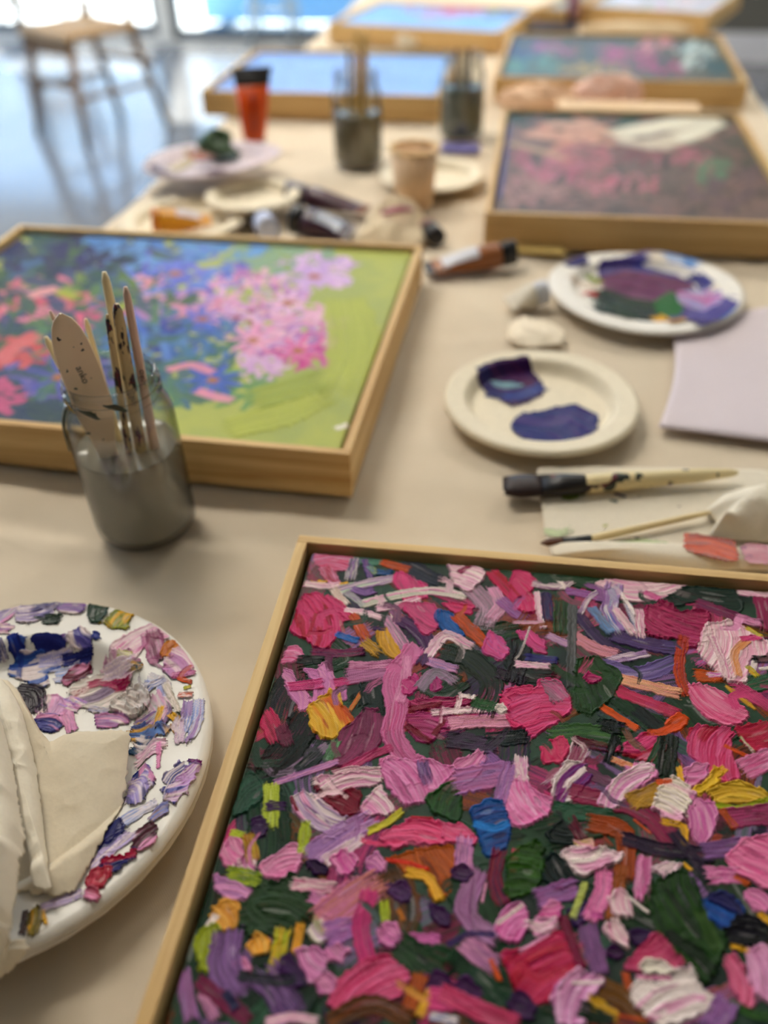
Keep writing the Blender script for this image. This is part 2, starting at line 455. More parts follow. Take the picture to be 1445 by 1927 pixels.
    def run(s, text, tiles, to_uv, scale=1.0, relief=1.0, rich=0):
        rnd = random.Random(17); cnt = 0
        """lines: tile kind cols opts | points in the tile's own grid"""
        for ln in text.strip().splitlines():
            ln = ln.strip()
            if not ln or ln[0] == '#': continue
            head, pts = ln.split('|'); tk = head.split()
            x0, y0, sc = tiles[tk[0]]; cols = [colour(c) for c in tk[2].split(',')]
            op = {q[0]: float(q[1:]) for q in tk[3:]}
            R = [tuple(float(v) for v in q.split(',')) for q in pts.split()]
            pp = [(x0 + a / sc, y0 + b / sc) for a, b in R]
            uv = [to_uv(*p) for p in pp]
            if tk[1] == 'S':
                m = pp[len(pp) // 2]; w = op.get('w', 50) / sc; g = math.hypot(*np.subtract(to_uv(m[0] + w * .7, m[1] + w * .7), to_uv(*m)))
                s.stroke(uv, max(g, .002), cols, op.get('d', .22), .0007 * op.get('h', 1) * relief, op.get('t', 1.0))
                if rich and g > .006: s.streaks(uv, g, cols, rnd, rich)
            else:
                a = math.radians(op.get('a', 0)); m = np.mean(pp, axis=0)
                q0, q1 = to_uv(*m), to_uv(m[0] + 20 * math.cos(a), m[1] + 20 * math.sin(a))
                g = math.atan2(q1[1] - q0[1], q1[0] - q0[0])
                s.blob(uv, cols, g, .0011 * op.get('r', 1), .0008 * op.get('h', 1) * relief, op.get('d', 0))
                if rich:
                    U = np.array(uv); c = U.mean(0); dv = np.array([math.cos(g), math.sin(g)]); e = (U - c) @ dv; f = (U - c) @ np.array([-dv[1], dv[0]])
                    s.streaks([c + dv * e.min() * .75, c + dv * e.max() * .75], (f.max() - f.min()) * .75, cols, rnd, rich)
            cnt += 1
            if rich and cnt % 12 == 0: s.drag(rich * 5, cnt)
    def to_mesh(s, name, mat, parent, zfun=None, keep=None, weave=0.0):
        X, Y = s.grid(0, 0, s.nx, s.ny); Z = s.h.astype(np.float64).copy()
        if zfun is not None: Z = Z + zfun(X, Y)
        N = s.nx * s.ny; idx = np.arange(N).reshape(s.ny, s.nx)
        F = np.stack([idx[:-1, :-1], idx[:-1, 1:], idx[1:, 1:], idx[1:, :-1]], -1).reshape(-1, 4)
        co = np.stack([X, Y, Z], -1).reshape(-1, 3); cl = s.col.reshape(-1, 3)
        if keep is not None:
            kf = (s.a.reshape(-1)[F] > keep).all(1); F = F[kf]
            used = np.unique(F); mp = np.full(N, -1, np.int64); mp[used] = np.arange(len(used)); F = mp[F]; co = co[used]; cl = cl[used]
        me = bpy.data.meshes.new(name); nv, nf = len(co), len(F)
        me.vertices.add(nv); me.vertices.foreach_set('co', co.astype(np.float32).ravel())
        me.loops.add(nf * 4); me.loops.foreach_set('vertex_index', F.astype(np.int32).ravel())
        me.polygons.add(nf); me.polygons.foreach_set('loop_start', np.arange(0, nf * 4, 4, dtype=np.int32))
        me.polygons.foreach_set('use_smooth', np.ones(nf, bool))
        me.update(calc_edges=True)
        at = me.color_attributes.new('pigment', 'FLOAT_COLOR', 'POINT')
        at.data.foreach_set('color', np.concatenate([cl, np.ones((nv, 1), np.float32)], 1).astype(np.float32).ravel())
        me.materials.append(mat)
        o = bpy.data.objects.new(name, me); return link(o, parent)
SKY, SUN, LAMP, EXPOSURE = 4.2, 20.0, 31.0, 0.22
LAMPS_AT = ((-1.3, 1.6), (-1.3, 3.8), (.9, 3.4))
FOCUS, APERTURE = .525, .0112
TILES = dict(A=(500, 1000, 3.0104), B=(960, 1040, 2.9794), C=(260, 1440, 2.4083), D=(845, 1440, 2.4083),
             E=(0, 400, 1.9959), F=(720, 0, 1.9931), G=(0, 1080, 2.2762), H=(900, 400, 2.6514), I=(720, 400, 1.9931),
             J=(360, 0, 3.8026), K=(1065, 0, 3.8026), L=(940, 860, 2.8614), M=(220, 220, 4.25), N=(500, 220, 3.284))
GARDEN = """
# underpainting
A S 90.140.120 w70 d.4 | 430,160 560,165 660,180
A S 46.52.70 w120 d.1 | 800,190 900,250 960,280
A S gn,dg w150 d.3 | 330,620 420,720 250,760
A S dg,46.40.50 w170 d.2 | 150,860 90,960 60,1060
A S bk,dg w200 d.2 | 230,1080 130,1230 40,1330
A S gn,dg w180 d.3 | 1080,520 1250,580 1400,560
A S dg,bk w150 d.2 | 560,960 640,900 620,1100
A S dg,gn w160 d.2 | 900,860 1000,900 1080,860
B S gn,45.75.50 w120 d.2 | 340,140 440,170 540,150
B S dg,gn w170 d.2 | 420,640 620,820 830,980
B S 46.80.50,dg w200 d.2 | 960,860 1100,1000 1250,980
B S gn,80.120.60 w170 d.2 | 260,1020 420,1020 620,1050
B S dg w160 d.2 | 40,520 60,680 200,700
B S gn,70.120.90 w140 d.2 | 1340,740 1445,720
C S gn,dg w200 d.2 | 560,110 600,330 560,560
C S dg,gn w220 d.2 | 380,560 320,800 300,1000
C S 40.60.44,dg w260 d.2 | 600,800 760,900 700,1050
C S gn,40.70.44 w220 d.2 | 1150,650 1250,850 1350,900
C S 130.80.40,dg w200 d.3 | 1150,520 1200,650 1180,740
D S gn,dg w260 d.2 | 80,560 180,700 100,900
D S gn,dg w260 d.2 | 300,300 500,260 700,220
D S 40.70.36,dg w260 d.2 | 700,600 900,700 1100,800
D S 44.74.40,dg w260 d.2 | 1200,480 1330,700 1380,900
D S dg,gn w200 d.2 | 100,960 300,1000 600,1100
# tile A
A P hp,lp a5 | 285,112 400,120 495,140 480,200 440,230 330,222 275,180
A S rd,lp w66 d.1 | 335,215 395,300
A S nv,wh,lv w58 d.05 | 505,165 478,262
A S nv,lv w36 d.05 | 560,165 592,262
A S lv,wh,190.205.180 w64 d.15 | 425,335 600,292 730,268
A S 110.80.140,lv w50 d.2 | 500,330 560,350 600,340
A S ye w36 d.1 | 268,286 335,296
A S ye w22 d.1 | 420,300 460,295
A S ol,bl w40 d.2 | 590,205 625,240
A S bl,dg w44 d.2 | 640,235 705,235
A S og,br w62 d.2 | 668,178 795,218
A P pk a60 | 740,225 800,250 850,290 920,300 910,380 850,400 780,410 760,340 718,270
A S wh,170.180.150,lp w62 d.25 | 560,410 750,362 950,340 1120,372
A S lp,wh w50 d.2 | 640,440 760,420 860,390
A S wh,lp w46 d.05 | 228,300 330,312 405,308
A S wh,200.170.150 w50 d.05 | 385,335 450,412
A P hp,pk,rd a72 h1.5 | 215,360 300,355 380,395 495,480 470,512 430,520 410,590 330,690 240,620 140,570 170,470
A S rd w22 d.0 | 285,470 262,540 238,600
A P pk,hp a35 | 320,355 400,380 500,480 480,515 400,450
A S wh,lp w44 d.15 | 460,448 560,462 650,490
A S br,og w66 d.2 | 500,485 560,600
A S 120.90.40,ye w80 d.4 | 570,640 640,690
A P ye,190.140.40 a70 h1.2 | 620,560 700,540 740,620 772,700 740,728 680,700 640,640
A S pu w34 d.0 | 615,552 672,556
A S bl w46 d.1 | 410,588 515,622
A S mg,pu w60 d.3 | 275,684 420,694 540,682
A S lp,gy,wh w70 d.15 | 690,498 790,660
A S pu,95.45.100 w100 d.1 h1.2 | 780,512 868,568 918,650 895,742
A P 192.82.126,pk a40 | 800,400 940,410 1000,470 990,540 900,600 850,520 780,440
A P hp,pk a10 | 995,402 1180,420 1170,470 1060,462
A P bl,30.80.140 a50 h1.4 | 980,440 1050,460 1090,540 1135,602 1060,602 1010,570 965,500
A S og,br w92 d.25 | 1090,488 1240,640
A S lp,wh w70 d.2 | 930,690 1020,592 1150,652
A S 195.150.172,gy w130 d.3 | 1190,350 1260,430 1240,520
A S lp,190.150.165 w80 d.3 | 1290,330 1330,420 1280,490
A P 196.96.156,pk a40 | 1260,570 1330,600 1380,680 1330,740 1230,680
A P wh,lp a20 h1.6 | 1030,180 1230,210 1242,262 1150,352 1060,300
A S mg w36 d.0 | 1100,235 1150,200
A S hp,rd w84 d.0 h1.3 | 1290,240 1430,400
A S rd w26 d.0 | 1310,240 1440,360
A S 152.82.134,lv w90 d.05 | 1340,400 1445,484
A P pk,lp a10 | 88,750 128,662 172,650 207,690 200,722
A S bk w62 d.2 | 190,730 310,735
A P 206.130.182,lp a60 h1.2 | 90,775 150,800 170,860 250,930 240,1000 200,1010 130,920
A P 206.130.182 a30 | 215,780 300,790 390,860 350,900 270,860
A P 208.136.186,lp a85 h1.2 | 300,760 350,740 395,870 380,930 330,930
A S 206.130.182 w62 d.05 | 312,850 290,962
A S 206.130.182 w44 d.05 | 436,870 442,952
A S 192.64.128,pk w72 d.05 h1.3 | 150,884 305,868
A S 192.64.128,pk w60 d.05 h1.3 | 398,862 542,838
A P ye,232.190.80,og a62 h1.5 | 300,960 380,890 420,890 430,1000 500,1080 430,1120 390,1182 310,1170 250,1100 248,1000
A S og,br w34 d.2 | 440,1000 500,1085
A S 200.150.80,og w28 d.2 | 480,1010 540,920
A S 30.50.45,dg w130 d.15 | 590,870 610,1000
A P 148.62.104,110.50.80 a110 h1.2 | 500,1090 560,1010 640,1010 672,1100 640,1220 520,1330 400,1340 410,1180 450,1110
A S 192.124.164,150.90.130 w115 d.35 | 490,820 620,800 770,765
A S 150.60.110,lp w60 d.1 | 490,760 580,762 700,752
A S 196.90.142,212.132.174 w135 d.1 h1.2 | 832,680 720,850 745,1000 720,1150 800,1290 880,1335
A S lp,196.110.152 w66 d.15 | 800,720 790,860 760,960
A P 216.112.162,232.160.196 a30 h1.2 | 640,1300 700,1280 860,1340 890,1430 760,1445 680,1400
A S 150.40.90,pk w60 d.2 | 450,1350 600,1270 700,1230
A P mg,pk a0 h1.6 | 800,962 900,950 1100,940 1180,960 1150,990 990,1010 830,1022
A S cr w42 d.0 h1.4 | 818,1012 985,985
A P 188.72.132,mg a20 h1.3 | 810,1040 1000,1030 1125,1060 1110,1100 1000,1120 930,1210 850,1180 800,1110
A S cr w46 d.0 h1.6 | 800,1108 925,1192
A S cr w36 d.0 | 1012,1075 955,1150
A S wh,lp w52 d.1 h1.6 | 950,1032 1150,1016 1365,1008
A S 206.142.152,lp w95 d.25 | 1060,1090 1200,1080 1360,1080
A S 20.42.36,40.54.30 w145 d.1 h1.3 | 1020,690 1180,740 1280,870 1235,1000
A S 142.122.172,lp w70 d.1 | 940,742 1065,782
A P 192.70.132 a40 | 780,850 850,815 865,880 820,930 780,920
A P 170.60.120 a80 | 930,850 980,830 1000,890 940,910
A S 180.140.170,gy w70 d.3 | 880,880 960,800 1060,850
A S 60.32.62,bk w90 d.1 | 1330,810 1450,850
A S 50.100.50,gn w80 d.1 | 1185,975 1300,1000
A P 216.82.132,hp a15 h1.2 | 1328,920 1400,890 1500,880 1560,960 1545,1060 1480,1090 1400,1130 1345,1010
A S 80.50.86,dg w120 d.2 | 1060,1185 1280,1215
A S 26.46.46,bk w110 d.1 | 1270,1180 1450,1170
A S 172.62.92,hp w112 d.2 | 5,1050 60,1160
A S 110.40.70 w80 d.3 | 90,1120 120,1200
A S 166.132.162,gy w62 d.25 | 340,1222 130,1372
A S 45.55.55,dg w92 d.1 | 300,1262 200,1352
A S 120.160.120,gn w62 d.35 | 395,1200 350,1300
A S 196.122.152,wh w92 d.1 h1.4 | 300,1430 460,1375 640,1370
A S lv,lp w44 d.3 | 60,1425 400,1312
A P 206.112.162,lp a-30 h1.2 | 970,1390 1100,1300 1220,1240 1262,1300 1180,1400 1050,1470 940,1470
A S 132.82.142,lv w122 d.25 | 1270,1310 1390,1400
A P wh a10 h1.8 | 1290,1010 1340,980 1372,1020 1330,1042
A S wh w36 d.0 h1.6 | 1110,935 1175,945
# tile B
B P 206.72.122,hp a50 h1.4 | 20,100 100,110 150,170 130,210 90,230 160,265 130,335 60,335 0,250 0,160
B S rd w22 d.0 h1.5 | 0,190 50,250
B S 142.82.132,wh w60 d.15 h1.4 | 140,180 270,195 330,170
B S 152.82.142,lv w62 d.15 | 320,220 420,235 510,260
B S wh w26 d.0 h1.6 | 240,130 300,190 290,210
B S lp,wh w40 d.1 h1.5 | 150,230 160,330 185,420
B P 222.152.184,wh a0 h1.2 | 480,172 640,140 800,150 1000,180 960,240 850,270 700,282 500,230
B S 205.100.150 w50 d.3 | 760,230 830,260
B S 46.46.92,pu w70 d.1 | 200,240 215,370
B S 46.84.34,dg w105 d.1 | 290,285 292,440
B S 75.50.96,60.40.80 w82 d.15 | 370,340 510,500 670,580
B S 96.76.128,75.50.96 w120 d.2 | 590,470 800,520 930,540
B S 216.152.172,205.132.132 w95 d.2 | 370,480 480,540 580,570
B S 200.160.180,lv w60 d.3 | 220,470 330,520
B S lv,wh w60 d.2 | 560,605 760,570
B S 105.86.142,140.120.170 w115 d.15 | 545,640 720,682 910,620
B S 82.84.82,110.110.110 w56 d.2 | 350,300 345,520 340,745
B S 70.110.172,wh,lv w105 d.05 h1.6 | 580,195 560,330 620,430
B S 112.152.202,gy w66 d.1 h1.4 | 460,320 560,445
B S 232.216.206,lp w62 d.0 h1.6 | 595,330 690,455
B S 70.100.160,wh w50 d.1 h1.4 | 660,300 720,440
B S wh w28 d.0 h1.8 | 620,235 700,355
B S 132.82.152,wh w34 d.1 h1.4 | 510,210 440,260 395,340
B P 36.62.52,dg a10 h1.2 | 960,200 1240,190 1310,300 1280,340 1080,270 900,310 810,290
B P 186.62.112,152.32.82 a20 h2.0 r2 | 760,320 870,290 920,340 1000,350 1100,340 1112,450 1050,520 1000,532 930,480 800,462 720,400
B S 205.120.160,wh w60 d.3 | 720,330 730,470
B S 112.52.92,mg w84 d.15 | 1060,290 1310,380
B S 152.42.92,mg w105 d.1 h1.5 | 1400,250 1440,420
B S 192.112.152,lp w72 d.1 h1.4 | 1285,372 1380,400
B S lp,wh w62 d.2 | 1290,222 1450,236
B S 152.32.46,og w72 d.15 | 970,480 945,650 985,790
B S 228.152.142,232.186.132 w95 d.05 h1.2 | 630,715 930,790
B S 182.62.92,hp w95 d.1 | 590,775 780,845 920,900
B P 42.80.36,30.56.30 a60 h1.4 | 370,600 480,580 632,690 560,830 450,915 370,890 358,730
B P 162.42.102,pk a10 h1.8 | 396,705 440,655 502,670 514,720 450,742
B P 212.92.142,hp a-10 h1.3 | 0,800 100,790 150,760 180,710 270,720 350,830 330,910 250,960 180,1000 130,1045 50,960 0,920
B P 200.110.150,gy a40 d.4 | 170,720 270,720 350,820 240,850
B P 228.164.186,wh a100 h1.6 | 1100,400 1250,390 1400,470 1460,520 1420,600 1330,600 1330,742 1200,720 1090,610 1050,540
B S 205.130.160,wh w60 d.1 h1.5 | 1130,480 1180,600 1210,700
B S 218.142.72,228.180.150 w54 d.05 h1.5 | 1320,500 1255,570 1275,690
B S ye,ol w50 d.05 | 1335,650 1375,690
B S bk w62 d.0 | 1375,600 1450,605
B S wh w30 d.0 h1.6 | 1400,655 1445,650
B S pk w50 d.0 h1.6 | 1300,490 1390,480
B S ol,ye w40 d.1 | 1330,430 1400,470
B P 218.84.134,234.146.176 a35 h1.4 | 1000,742 1080,740 1230,800 1337,900 1310,960 1200,972 1100,930 1020,840
B S ye,190.150.40 w46 d.05 t.5 | 1210,750 1300,820 1370,880
B S 182.72.112,pk w105 d.15 | 1290,770 1460,870
B S 182.92.32,og w100 d.2 | 1060,690 1150,700
B S 218.120.190,wh w44 d.0 h1.6 | 1115,690 1170,690
B S og,226.110.40 w56 d.1 | 525,875 700,985
B S 30.50.50,bk w112 d.1 | 720,900 850,1000
B P 226.94.32,og a-30 h1.4 | 870,960 940,900 992,930 960,990 880,1012
B S bk,20.34.34 w110 d.0 h1.4 | 530,970 600,985
B S bk,26.36.36 w84 d.0 h1.4 | 590,1040 555,1170
B P 188.42.82,rd,pk a-25 h1.4 | 590,1110 760,1005 882,1060 860,1112 800,1182 700,1152
B S 42.80.50 w70 d.2 | 850,1060 790,1180
B P 206.72.112,hp a70 | 168,1080 290,1030 332,1090 280,1182 180,1182
B S 72.22.46,cr w72 d.0 h1.3 | 365,1055 520,1092
B P 202.52.106,222.106.152,rd a100 h1.5 | 1000,990 1060,970 1250,1000 1230,1120 1292,1262 1200,1292 1080,1190 990,1130
B P 188.42.82,rd a-15 h1.3 | 1258,990 1420,940 1480,990 1450,1100 1370,1122 1300,1062
B S og w36 d.05 | 1205,1088 1325,1142
B S wh,ol w20 d.0 | 1290,1040 1370,1130
B S 206.92.142,lp w152 d.1 | 1330,1210 1460,1150
B S 36.46.30,bk w122 d.1 h1.2 | 890,1040 870,1240
B P 212.122.172,lp a-40 h1.2 | 570,1320 700,1200 800,1190 822,1250 750,1302 650,1330
B S 232.182.142,og w52 d.1 | 580,1165 700,1205
B S ye w60 d.05 | 1100,1290 1195,1218
B S ye w44 d.1 | 945,1210 960,1300
B P 208.112.162,lp a-20 h1.3 | 975,1230 1040,1185 1120,1190 1100,1260 1000,1310
B S 142.52.122,wh,mg w132 d.05 h1.4 | 390,1120 340,1240 240,1320
B S 212.142.182,wh w92 d.1 h1.3 | 60,1165 60,1320
B S 102.62.86,130.80.110 w92 d.2 | 440,1240 590,1310
B S 36.26.36,bk w110 d.15 h1.3 | 70,560 20,710
B S 60.50.122,nv w62 d.05 | 100,590 250,605
B P 206.92.152,pk a40 h1.3 | 30,440 120,450 190,500 200,560 140,560 80,500
B S lp,wh w52 d.25 h1.3 | 40,630 215,640
B S wh,gy w16 d.1 h1.6 | 110,420 60,560 30,600
# tile C
C P 56.98.78,40.70.56 a-45 h1.2 | 430,230 470,60 510,30 572,80 560,160 480,222
C S ol,200.210.90 w82 d.1 | 605,105 600,265
C S pu w52 d.0 | 595,185 655,190
C P 72.42.88,pu a0 h1.5 | 508,290 520,245 560,232 592,280 570,325 525,325
C P wh,lv,lp a38 h1.5 | 690,150 760,115 930,225 932,290 880,332 760,262 710,200
C S cr w22 d.0 | 695,150 720,210
C P 218.144.180,wh a-15 h1.5 | 818,60 1000,30 1105,40 1100,90 980,112 880,162 830,130
C P 132.16.52,cr a20 h1.2 | 800,95 880,160 960,110 1005,130 1000,225 930,222 860,175
C P 218.134.180,wh a40 h1.3 | 1008,185 1090,90 1130,150 1160,222 1020,228
C P 212.112.166,230.160.200 a55 h1.3 | 1112,60 1100,-20 1300,-20 1450,20 1300,172 1200,182
C S pu,lv w60 d.3 | 1290,0 1310,80
C P 52.94.46,36.70.36 a-60 h1.2 | 1298,150 1420,75 1460,90 1460,265 1340,212
C S lv,200.150.190 w122 d.35 | 790,410 900,330 1040,250
C S 200.190.60 w44 d.3 | 1050,300 1130,260 1190,215
C P 218.62.114,228.116.156 a12 h1.5 | 1095,330 1230,240 1330,260 1460,280 1460,352 1340,362 1240,352 1170,384 1120,352
C S rd w24 d.0 | 1240,240 1330,245
C S wh,220.180.206 w66 d.3 | 860,430 1010,340
C P 218.114.164,232.170.196 a50 h1.5 | 368,412 420,330 462,330 482,390 460,452 400,458
C P 192.92.152,wh a60 h1.3 | 430,470 480,405 530,420 530,490 480,510
C S ol w40 d.1 | 430,310 475,318
C S 192.162.52,br w66 d.2 | 500,330 520,420
C S ol,100.130.50 w90 d.3 | 420,500 540,520
C P 218.122.168,232.172.200 a-25 h1.5 | 548,462 620,420 710,358 747,410 720,492 640,524 570,512
C S ol w58 d.15 | 760,270 745,390
C P pu,52.28.66 a20 h1.6 | 765,440 800,425 862,470 850,498 800,498
C P 202.82.152,lp a60 h1.2 | 870,430 930,380 1000,430 960,500 910,490
C P 164.82.26,196.104.32 a55 h1.1 | 1140,420 1300,375 1440,370 1425,560 1350,622 1300,522 1200,482
C S 205.50.26 w26 d.0 | 1125,430 1220,445 1310,475
C S ye,235.180.60 w58 d.0 h1.3 | 1225,490 1310,512 1362,604
C P 96.52.104,pu a30 h1.2 | 1115,540 1200,525 1238,580 1200,628 1140,592
C P 76.42.88,pu a30 h1.2 | 1305,620 1402,660 1415,722 1350,722
C P 192.104.168,lp a30 h1.2 | 1030,430 1080,395 1125,440 1110,490 1050,480
C P 38.64.38,56.84.50 a8 h1.8 r2.4 | 505,590 560,560 640,540 690,505 740,570 790,605 780,650 805,665 740,700 720,745 640,785 580,750 510,745 480,690 435,650 490,630
C S 206.112.152,wh w72 d.2 | 715,540 870,555
C S 200.122.172,lp w66 d.2 | 790,600 850,620
C P 178.122.176,lp a10 | 350,500 400,520 520,570 500,610 420,610 360,570
C P 208.144.54,232.180.90 a60 h1.3 | 325,690 380,615 452,630 440,742 380,752
C S wh w40 d.1 h1.3 | 315,740 350,690
C P 168.178.42,140.150.40 a100 h1.1 | 290,745 360,720 372,770 325,850 322,945 270,900 256,800
C P 234.164.54,250.200.110 a70 h1.6 | 496,822 540,765 602,790 580,852 520,862
C S 168.182.42,ye w84 d.05 h1.4 | 655,765 620,935
C S 234.164.62,ye w52 d.05 h1.5 | 735,735 715,840
C P 218.184.212,ol,wh a60 h1.5 | 768,740 830,675 874,700 860,785 810,812
C S 202.122.162,200.130.92 w190 d.35 | 860,690 960,610 1060,545
C S 182.112.172,lv w120 d.35 | 880,760 960,740
C S 182.46.116,pk w92 d.1 h1.3 | 1045,590 1010,740 1040,895
C P 206.112.172,lp a30 h1.5 | 1086,780 1120,715 1170,720 1205,800 1150,828 1100,812
C S 206.112.172 w62 d.05 h1.4 | 1240,788 1355,790
C P 206.122.172,232.180.212 a50 h1.6 | 712,850 740,835 800,825 856,870 840,935 780,1000 740,920
C P 206.122.172,lp a50 h1.4 | 848,840 910,808 952,840 920,892 870,892
C P 196.112.162,lp a50 h1.4 | 800,980 850,945 895,980 880,1040 820,1040
C P 192.102.152,lp a20 h1.4 | 430,915 475,875 524,915 480,962
C S 106.72.118,lv w155 d.25 | 400,790 390,900 430,1010
C S 86.52.102,lv,pu w165 d.15 | 590,960 690,1110
C P pu a40 h1.3 | 650,870 685,860 740,940 760,1000 660,1000
C S bk,50.60.66 w60 d.2 | 470,960 620,980 700,975
C P 206.62.112,220.116.156 a-35 h1.5 | 866,1075 930,950 1050,868 1150,868 1228,950 1200,1035 1050,1102 900,1125
C S 46.82.46,dg w160 d.2 | 1200,830 1340,930
C P 86.42.92,pu a0 h1.2 | 1290,970 1350,930 1412,980 1380,1040 1310,1040
C S 192.98.32,br w92 d.1 h1.3 | 1275,970 1225,1110
C S ye w54 d.0 h1.4 | 1320,1040 1275,1135
C S 132.78.32,dg w100 d.15 | 880,1165 1050,1085 1220,1150
C S 206.72.132,pk w122 d.1 | 1340,1060 1460,1065
C S wh,bl w50 d.0 | 1330,1140 1440,1160
C S 168.112.158,lv w76 d.25 | 205,950 220,1050 240,1140
C S 180.120.160,lp w62 d.25 | 300,1040 345,1140
C S 106.36.72,mg w76 d.2 | 285,990 390,1070 490,1150
C S lp,wh w54 d.1 | 590,1168 700,1145 800,1160
C S 40.40.80 w50 d.2 | 400,1040 440,1100
C S ol w52 d.1 | 1115,630 1120,700
C S 200.130.40,br w30 d.1 | 1180,660 1200,700
# tile D
D S 186.112.158,lv w150 d.3 | 60,70 250,40
D P 222.112.168,234.166.202 a58 h1.5 | 268,80 330,55 400,130 475,160 430,240 330,285 280,270 240,160
D S 172.112.162,lv w72 d.15 | 270,10 230,160
D S lp,wh w40 d.1 h1.6 | 310,0 330,70
D P 152.52.128,92.42.122,wh a125 h1.5 | 478,60 530,-10 600,-10 642,60 560,160 500,192 463,130
D S 148.46.82,mg w118 d.15 | 570,130 850,200 1010,340
D S og w16 d.0 | 840,250 910,310
D P 212.132.182,wh a-40 h1.3 | 668,172 740,80 870,-10 935,15 850,112 740,210
D P 198.154.54,160.120.40 a-30 d.25 | 796,130 950,80 940,182 830,200
D P 238.224.202,wh,lp a28 h1.7 r1.6 | 955,85 1020,58 1098,110 1080,200 1030,268 970,242 928,190
D S og w34 d.1 | 945,80 1000,75
D S ye w44 d.0 h1.6 | 970,258 1060,285 1062,375
D P 228.192.52,ye a-50 h1.7 | 1095,112 1180,60 1200,12 1232,40 1210,82 1130,145
D P 204.162.46,230.196.80 a5 h1.5 | 1165,122 1290,72 1420,108 1450,150 1340,172 1230,178
D S ol w36 d.1 | 1200,185 1320,195 1445,160
D P 206.102.166,lp a80 h1.3 | 1085,200 1130,150 1210,180 1205,300 1150,370 1100,320
D S 50.100.76,gn w95 d.2 | 490,200 600,220 720,230
D S 168.78.22,150.70.30 w118 d.05 h1.2 | 660,265 790,310 800,490
D S 142.82.32,168.90.40 w82 d.15 | 780,470 740,690
D P 26.98.164,nv a-15 h1.4 | 96,200 180,155 240,168 278,270 262,372 170,418 130,332
D S 40.130.200 w44 d.05 | 120,270 200,290 260,270
D P 218.72.122,232.120.160 a8 h1.3 | -20,270 60,275 130,330 110,362 -20,345
D P 26.46.42,bk a10 h1.4 | 442,310 520,238 584,300 560,362 460,352
D S 78.22.52,cr w72 d.0 h1.3 | 550,250 625,375
D P 208.190.80,lp a10 | 560,350 640,340 660,390 600,400
D P 238.204.214,wh,lp a-12 h1.9 | 508,402 560,375 640,390 690,378 782,398 782,432 700,462 600,505 530,462
D S wh w34 d.0 h2 | 560,440 650,430 690,380
D P 26.52.52,bk a60 h1.3 | 418,470 470,395 532,450 582,532 500,562 440,532
D S 52.32.62,36.22.46 w95 d.15 h1.5 | 800,340 960,385 1160,405
D S 52.32.62,36.22.46 w84 d.15 h1.5 | 1020,320 1170,510
D S 196.92.148,lp w95 d.05 h1.3 | 885,430 870,600
D P 232.184.208,wh a-10 h1.7 | 928,472 970,440 1062,448 1010,490 980,518
D P 46.82.32,28.54.28 a55 h1.8 r1.8 | 885,600 960,505 1070,480 1130,600 1200,700 1252,800 1200,905 1150,970 1030,872 960,785 930,680
D S 30.52.30,bk w90 d.1 h1.4 | 1000,780 1120,860 1180,930
D S 64.94.40,46.82.32 w90 d.1 h1.5 | 1140,680 1210,830
D S 112.72.122,150.110.160 w112 d.2 | 1170,390 1320,370
D P 222.104.154,238.150.186 a25 h1.3 | 1315,340 1480,320 1480,580 1300,492 1256,430
D S 142.52.92,182.72.122 w132 d.15 | 1290,240 1460,220
D S br,og w50 d.1 | 1240,210 1290,280
D S 202.92.152,lp w105 d.05 | 1190,500 1290,500
D S 190.90.40 w40 d.2 | 1300,510 1350,540
D P 38.104.180,nv a30 h1.4 | 1155,612 1230,568 1325,640 1335,722 1240,745 1180,692
D P 48.46.90,nv a30 h1.3 | 1170,600 1240,566 1325,640 1335,690 1250,650
D P 36.32.46,bk a10 h1.4 r1.8 | 1245,765 1330,690 1450,740 1400,825 1300,825
D P 218.122.172,lp a30 h1.4 | 1325,575 1400,560 1460,620 1445,665 1370,650
D S ye w50 d.1 | 1410,680 1450,710
D S 152.92.142,188.142.178 w115 d.1 h1.3 | 125,500 75,640 110,720 190,775
D S 172.112.168,lp w105 d.2 | 70,350 65,450
D P 82.42.88,pu a10 h1.3 | 5,470 60,455 110,490 80,535 20,520
D S lp w18 d.0 | 165,540 150,620
D S 142.36.62,pu w84 d.15 h1.2 | 225,400 205,520 240,620
D S 205.60.100 w40 d.1 | 300,390 290,480
D P 56.98.26,34.62.24 a8 h1.8 r1.6 | 260,430 300,395 405,345 434,460 385,572 265,595
D S 158.88.142,lv w115 d.2 | 420,600 560,560
D P 206.82.152,236.160.206 a-50 h1.6 | 206,745 250,655 335,628 356,740 312,808 240,795
D S wh w24 d.0 h1.6 | 220,720 330,640
D P 206.92.152,lp a-10 h1.5 | 395,692 450,620 515,622 495,704
D P 238.154.204,wh a-5 h1.7 | 345,722 470,695 486,740 400,772
D P 62.32.94,pu a-15 h1.7 | 532,662 632,622 648,692 570,728
D S 218.112.168,236.150.190 w95 d.05 h1.3 | 700,500 690,590 640,690
D P 232.168.194,wh a80 h1.7 | 722,620 770,565 812,600 832,690 750,674
D P 222.144.178,wh a60 h1.7 | 706,742 750,703 802,770 806,835 740,795
D S wh w22 d.0 h1.6 | 810,600 900,670
D P 58.32.78,pu a10 h1.6 | 808,760 850,738 915,760 890,812 835,815
D P 78.28.82,pu a10 h1.6 | 690,840 740,825 790,850 760,885 710,870
D S 190.90.150 w40 d.1 | 650,680 690,690
D S 148.98.148,120.80.130 w122 d.15 | 630,750 680,930
D P 184.28.74,208.64.114,rd a-32 h1.7 | 226,850 380,830 490,748 605,900 592,965 500,1045 380,1090 310,1022 266,940
D S 112.22.52,mg w66 d.05 | 515,700 595,910
D S lp w22 d.0 h1.5 | 320,845 450,770
D P 188.62.104,200.90.130 a-20 d.15 | 796,925 850,820 950,765 1012,840 1056,895 980,932 880,932
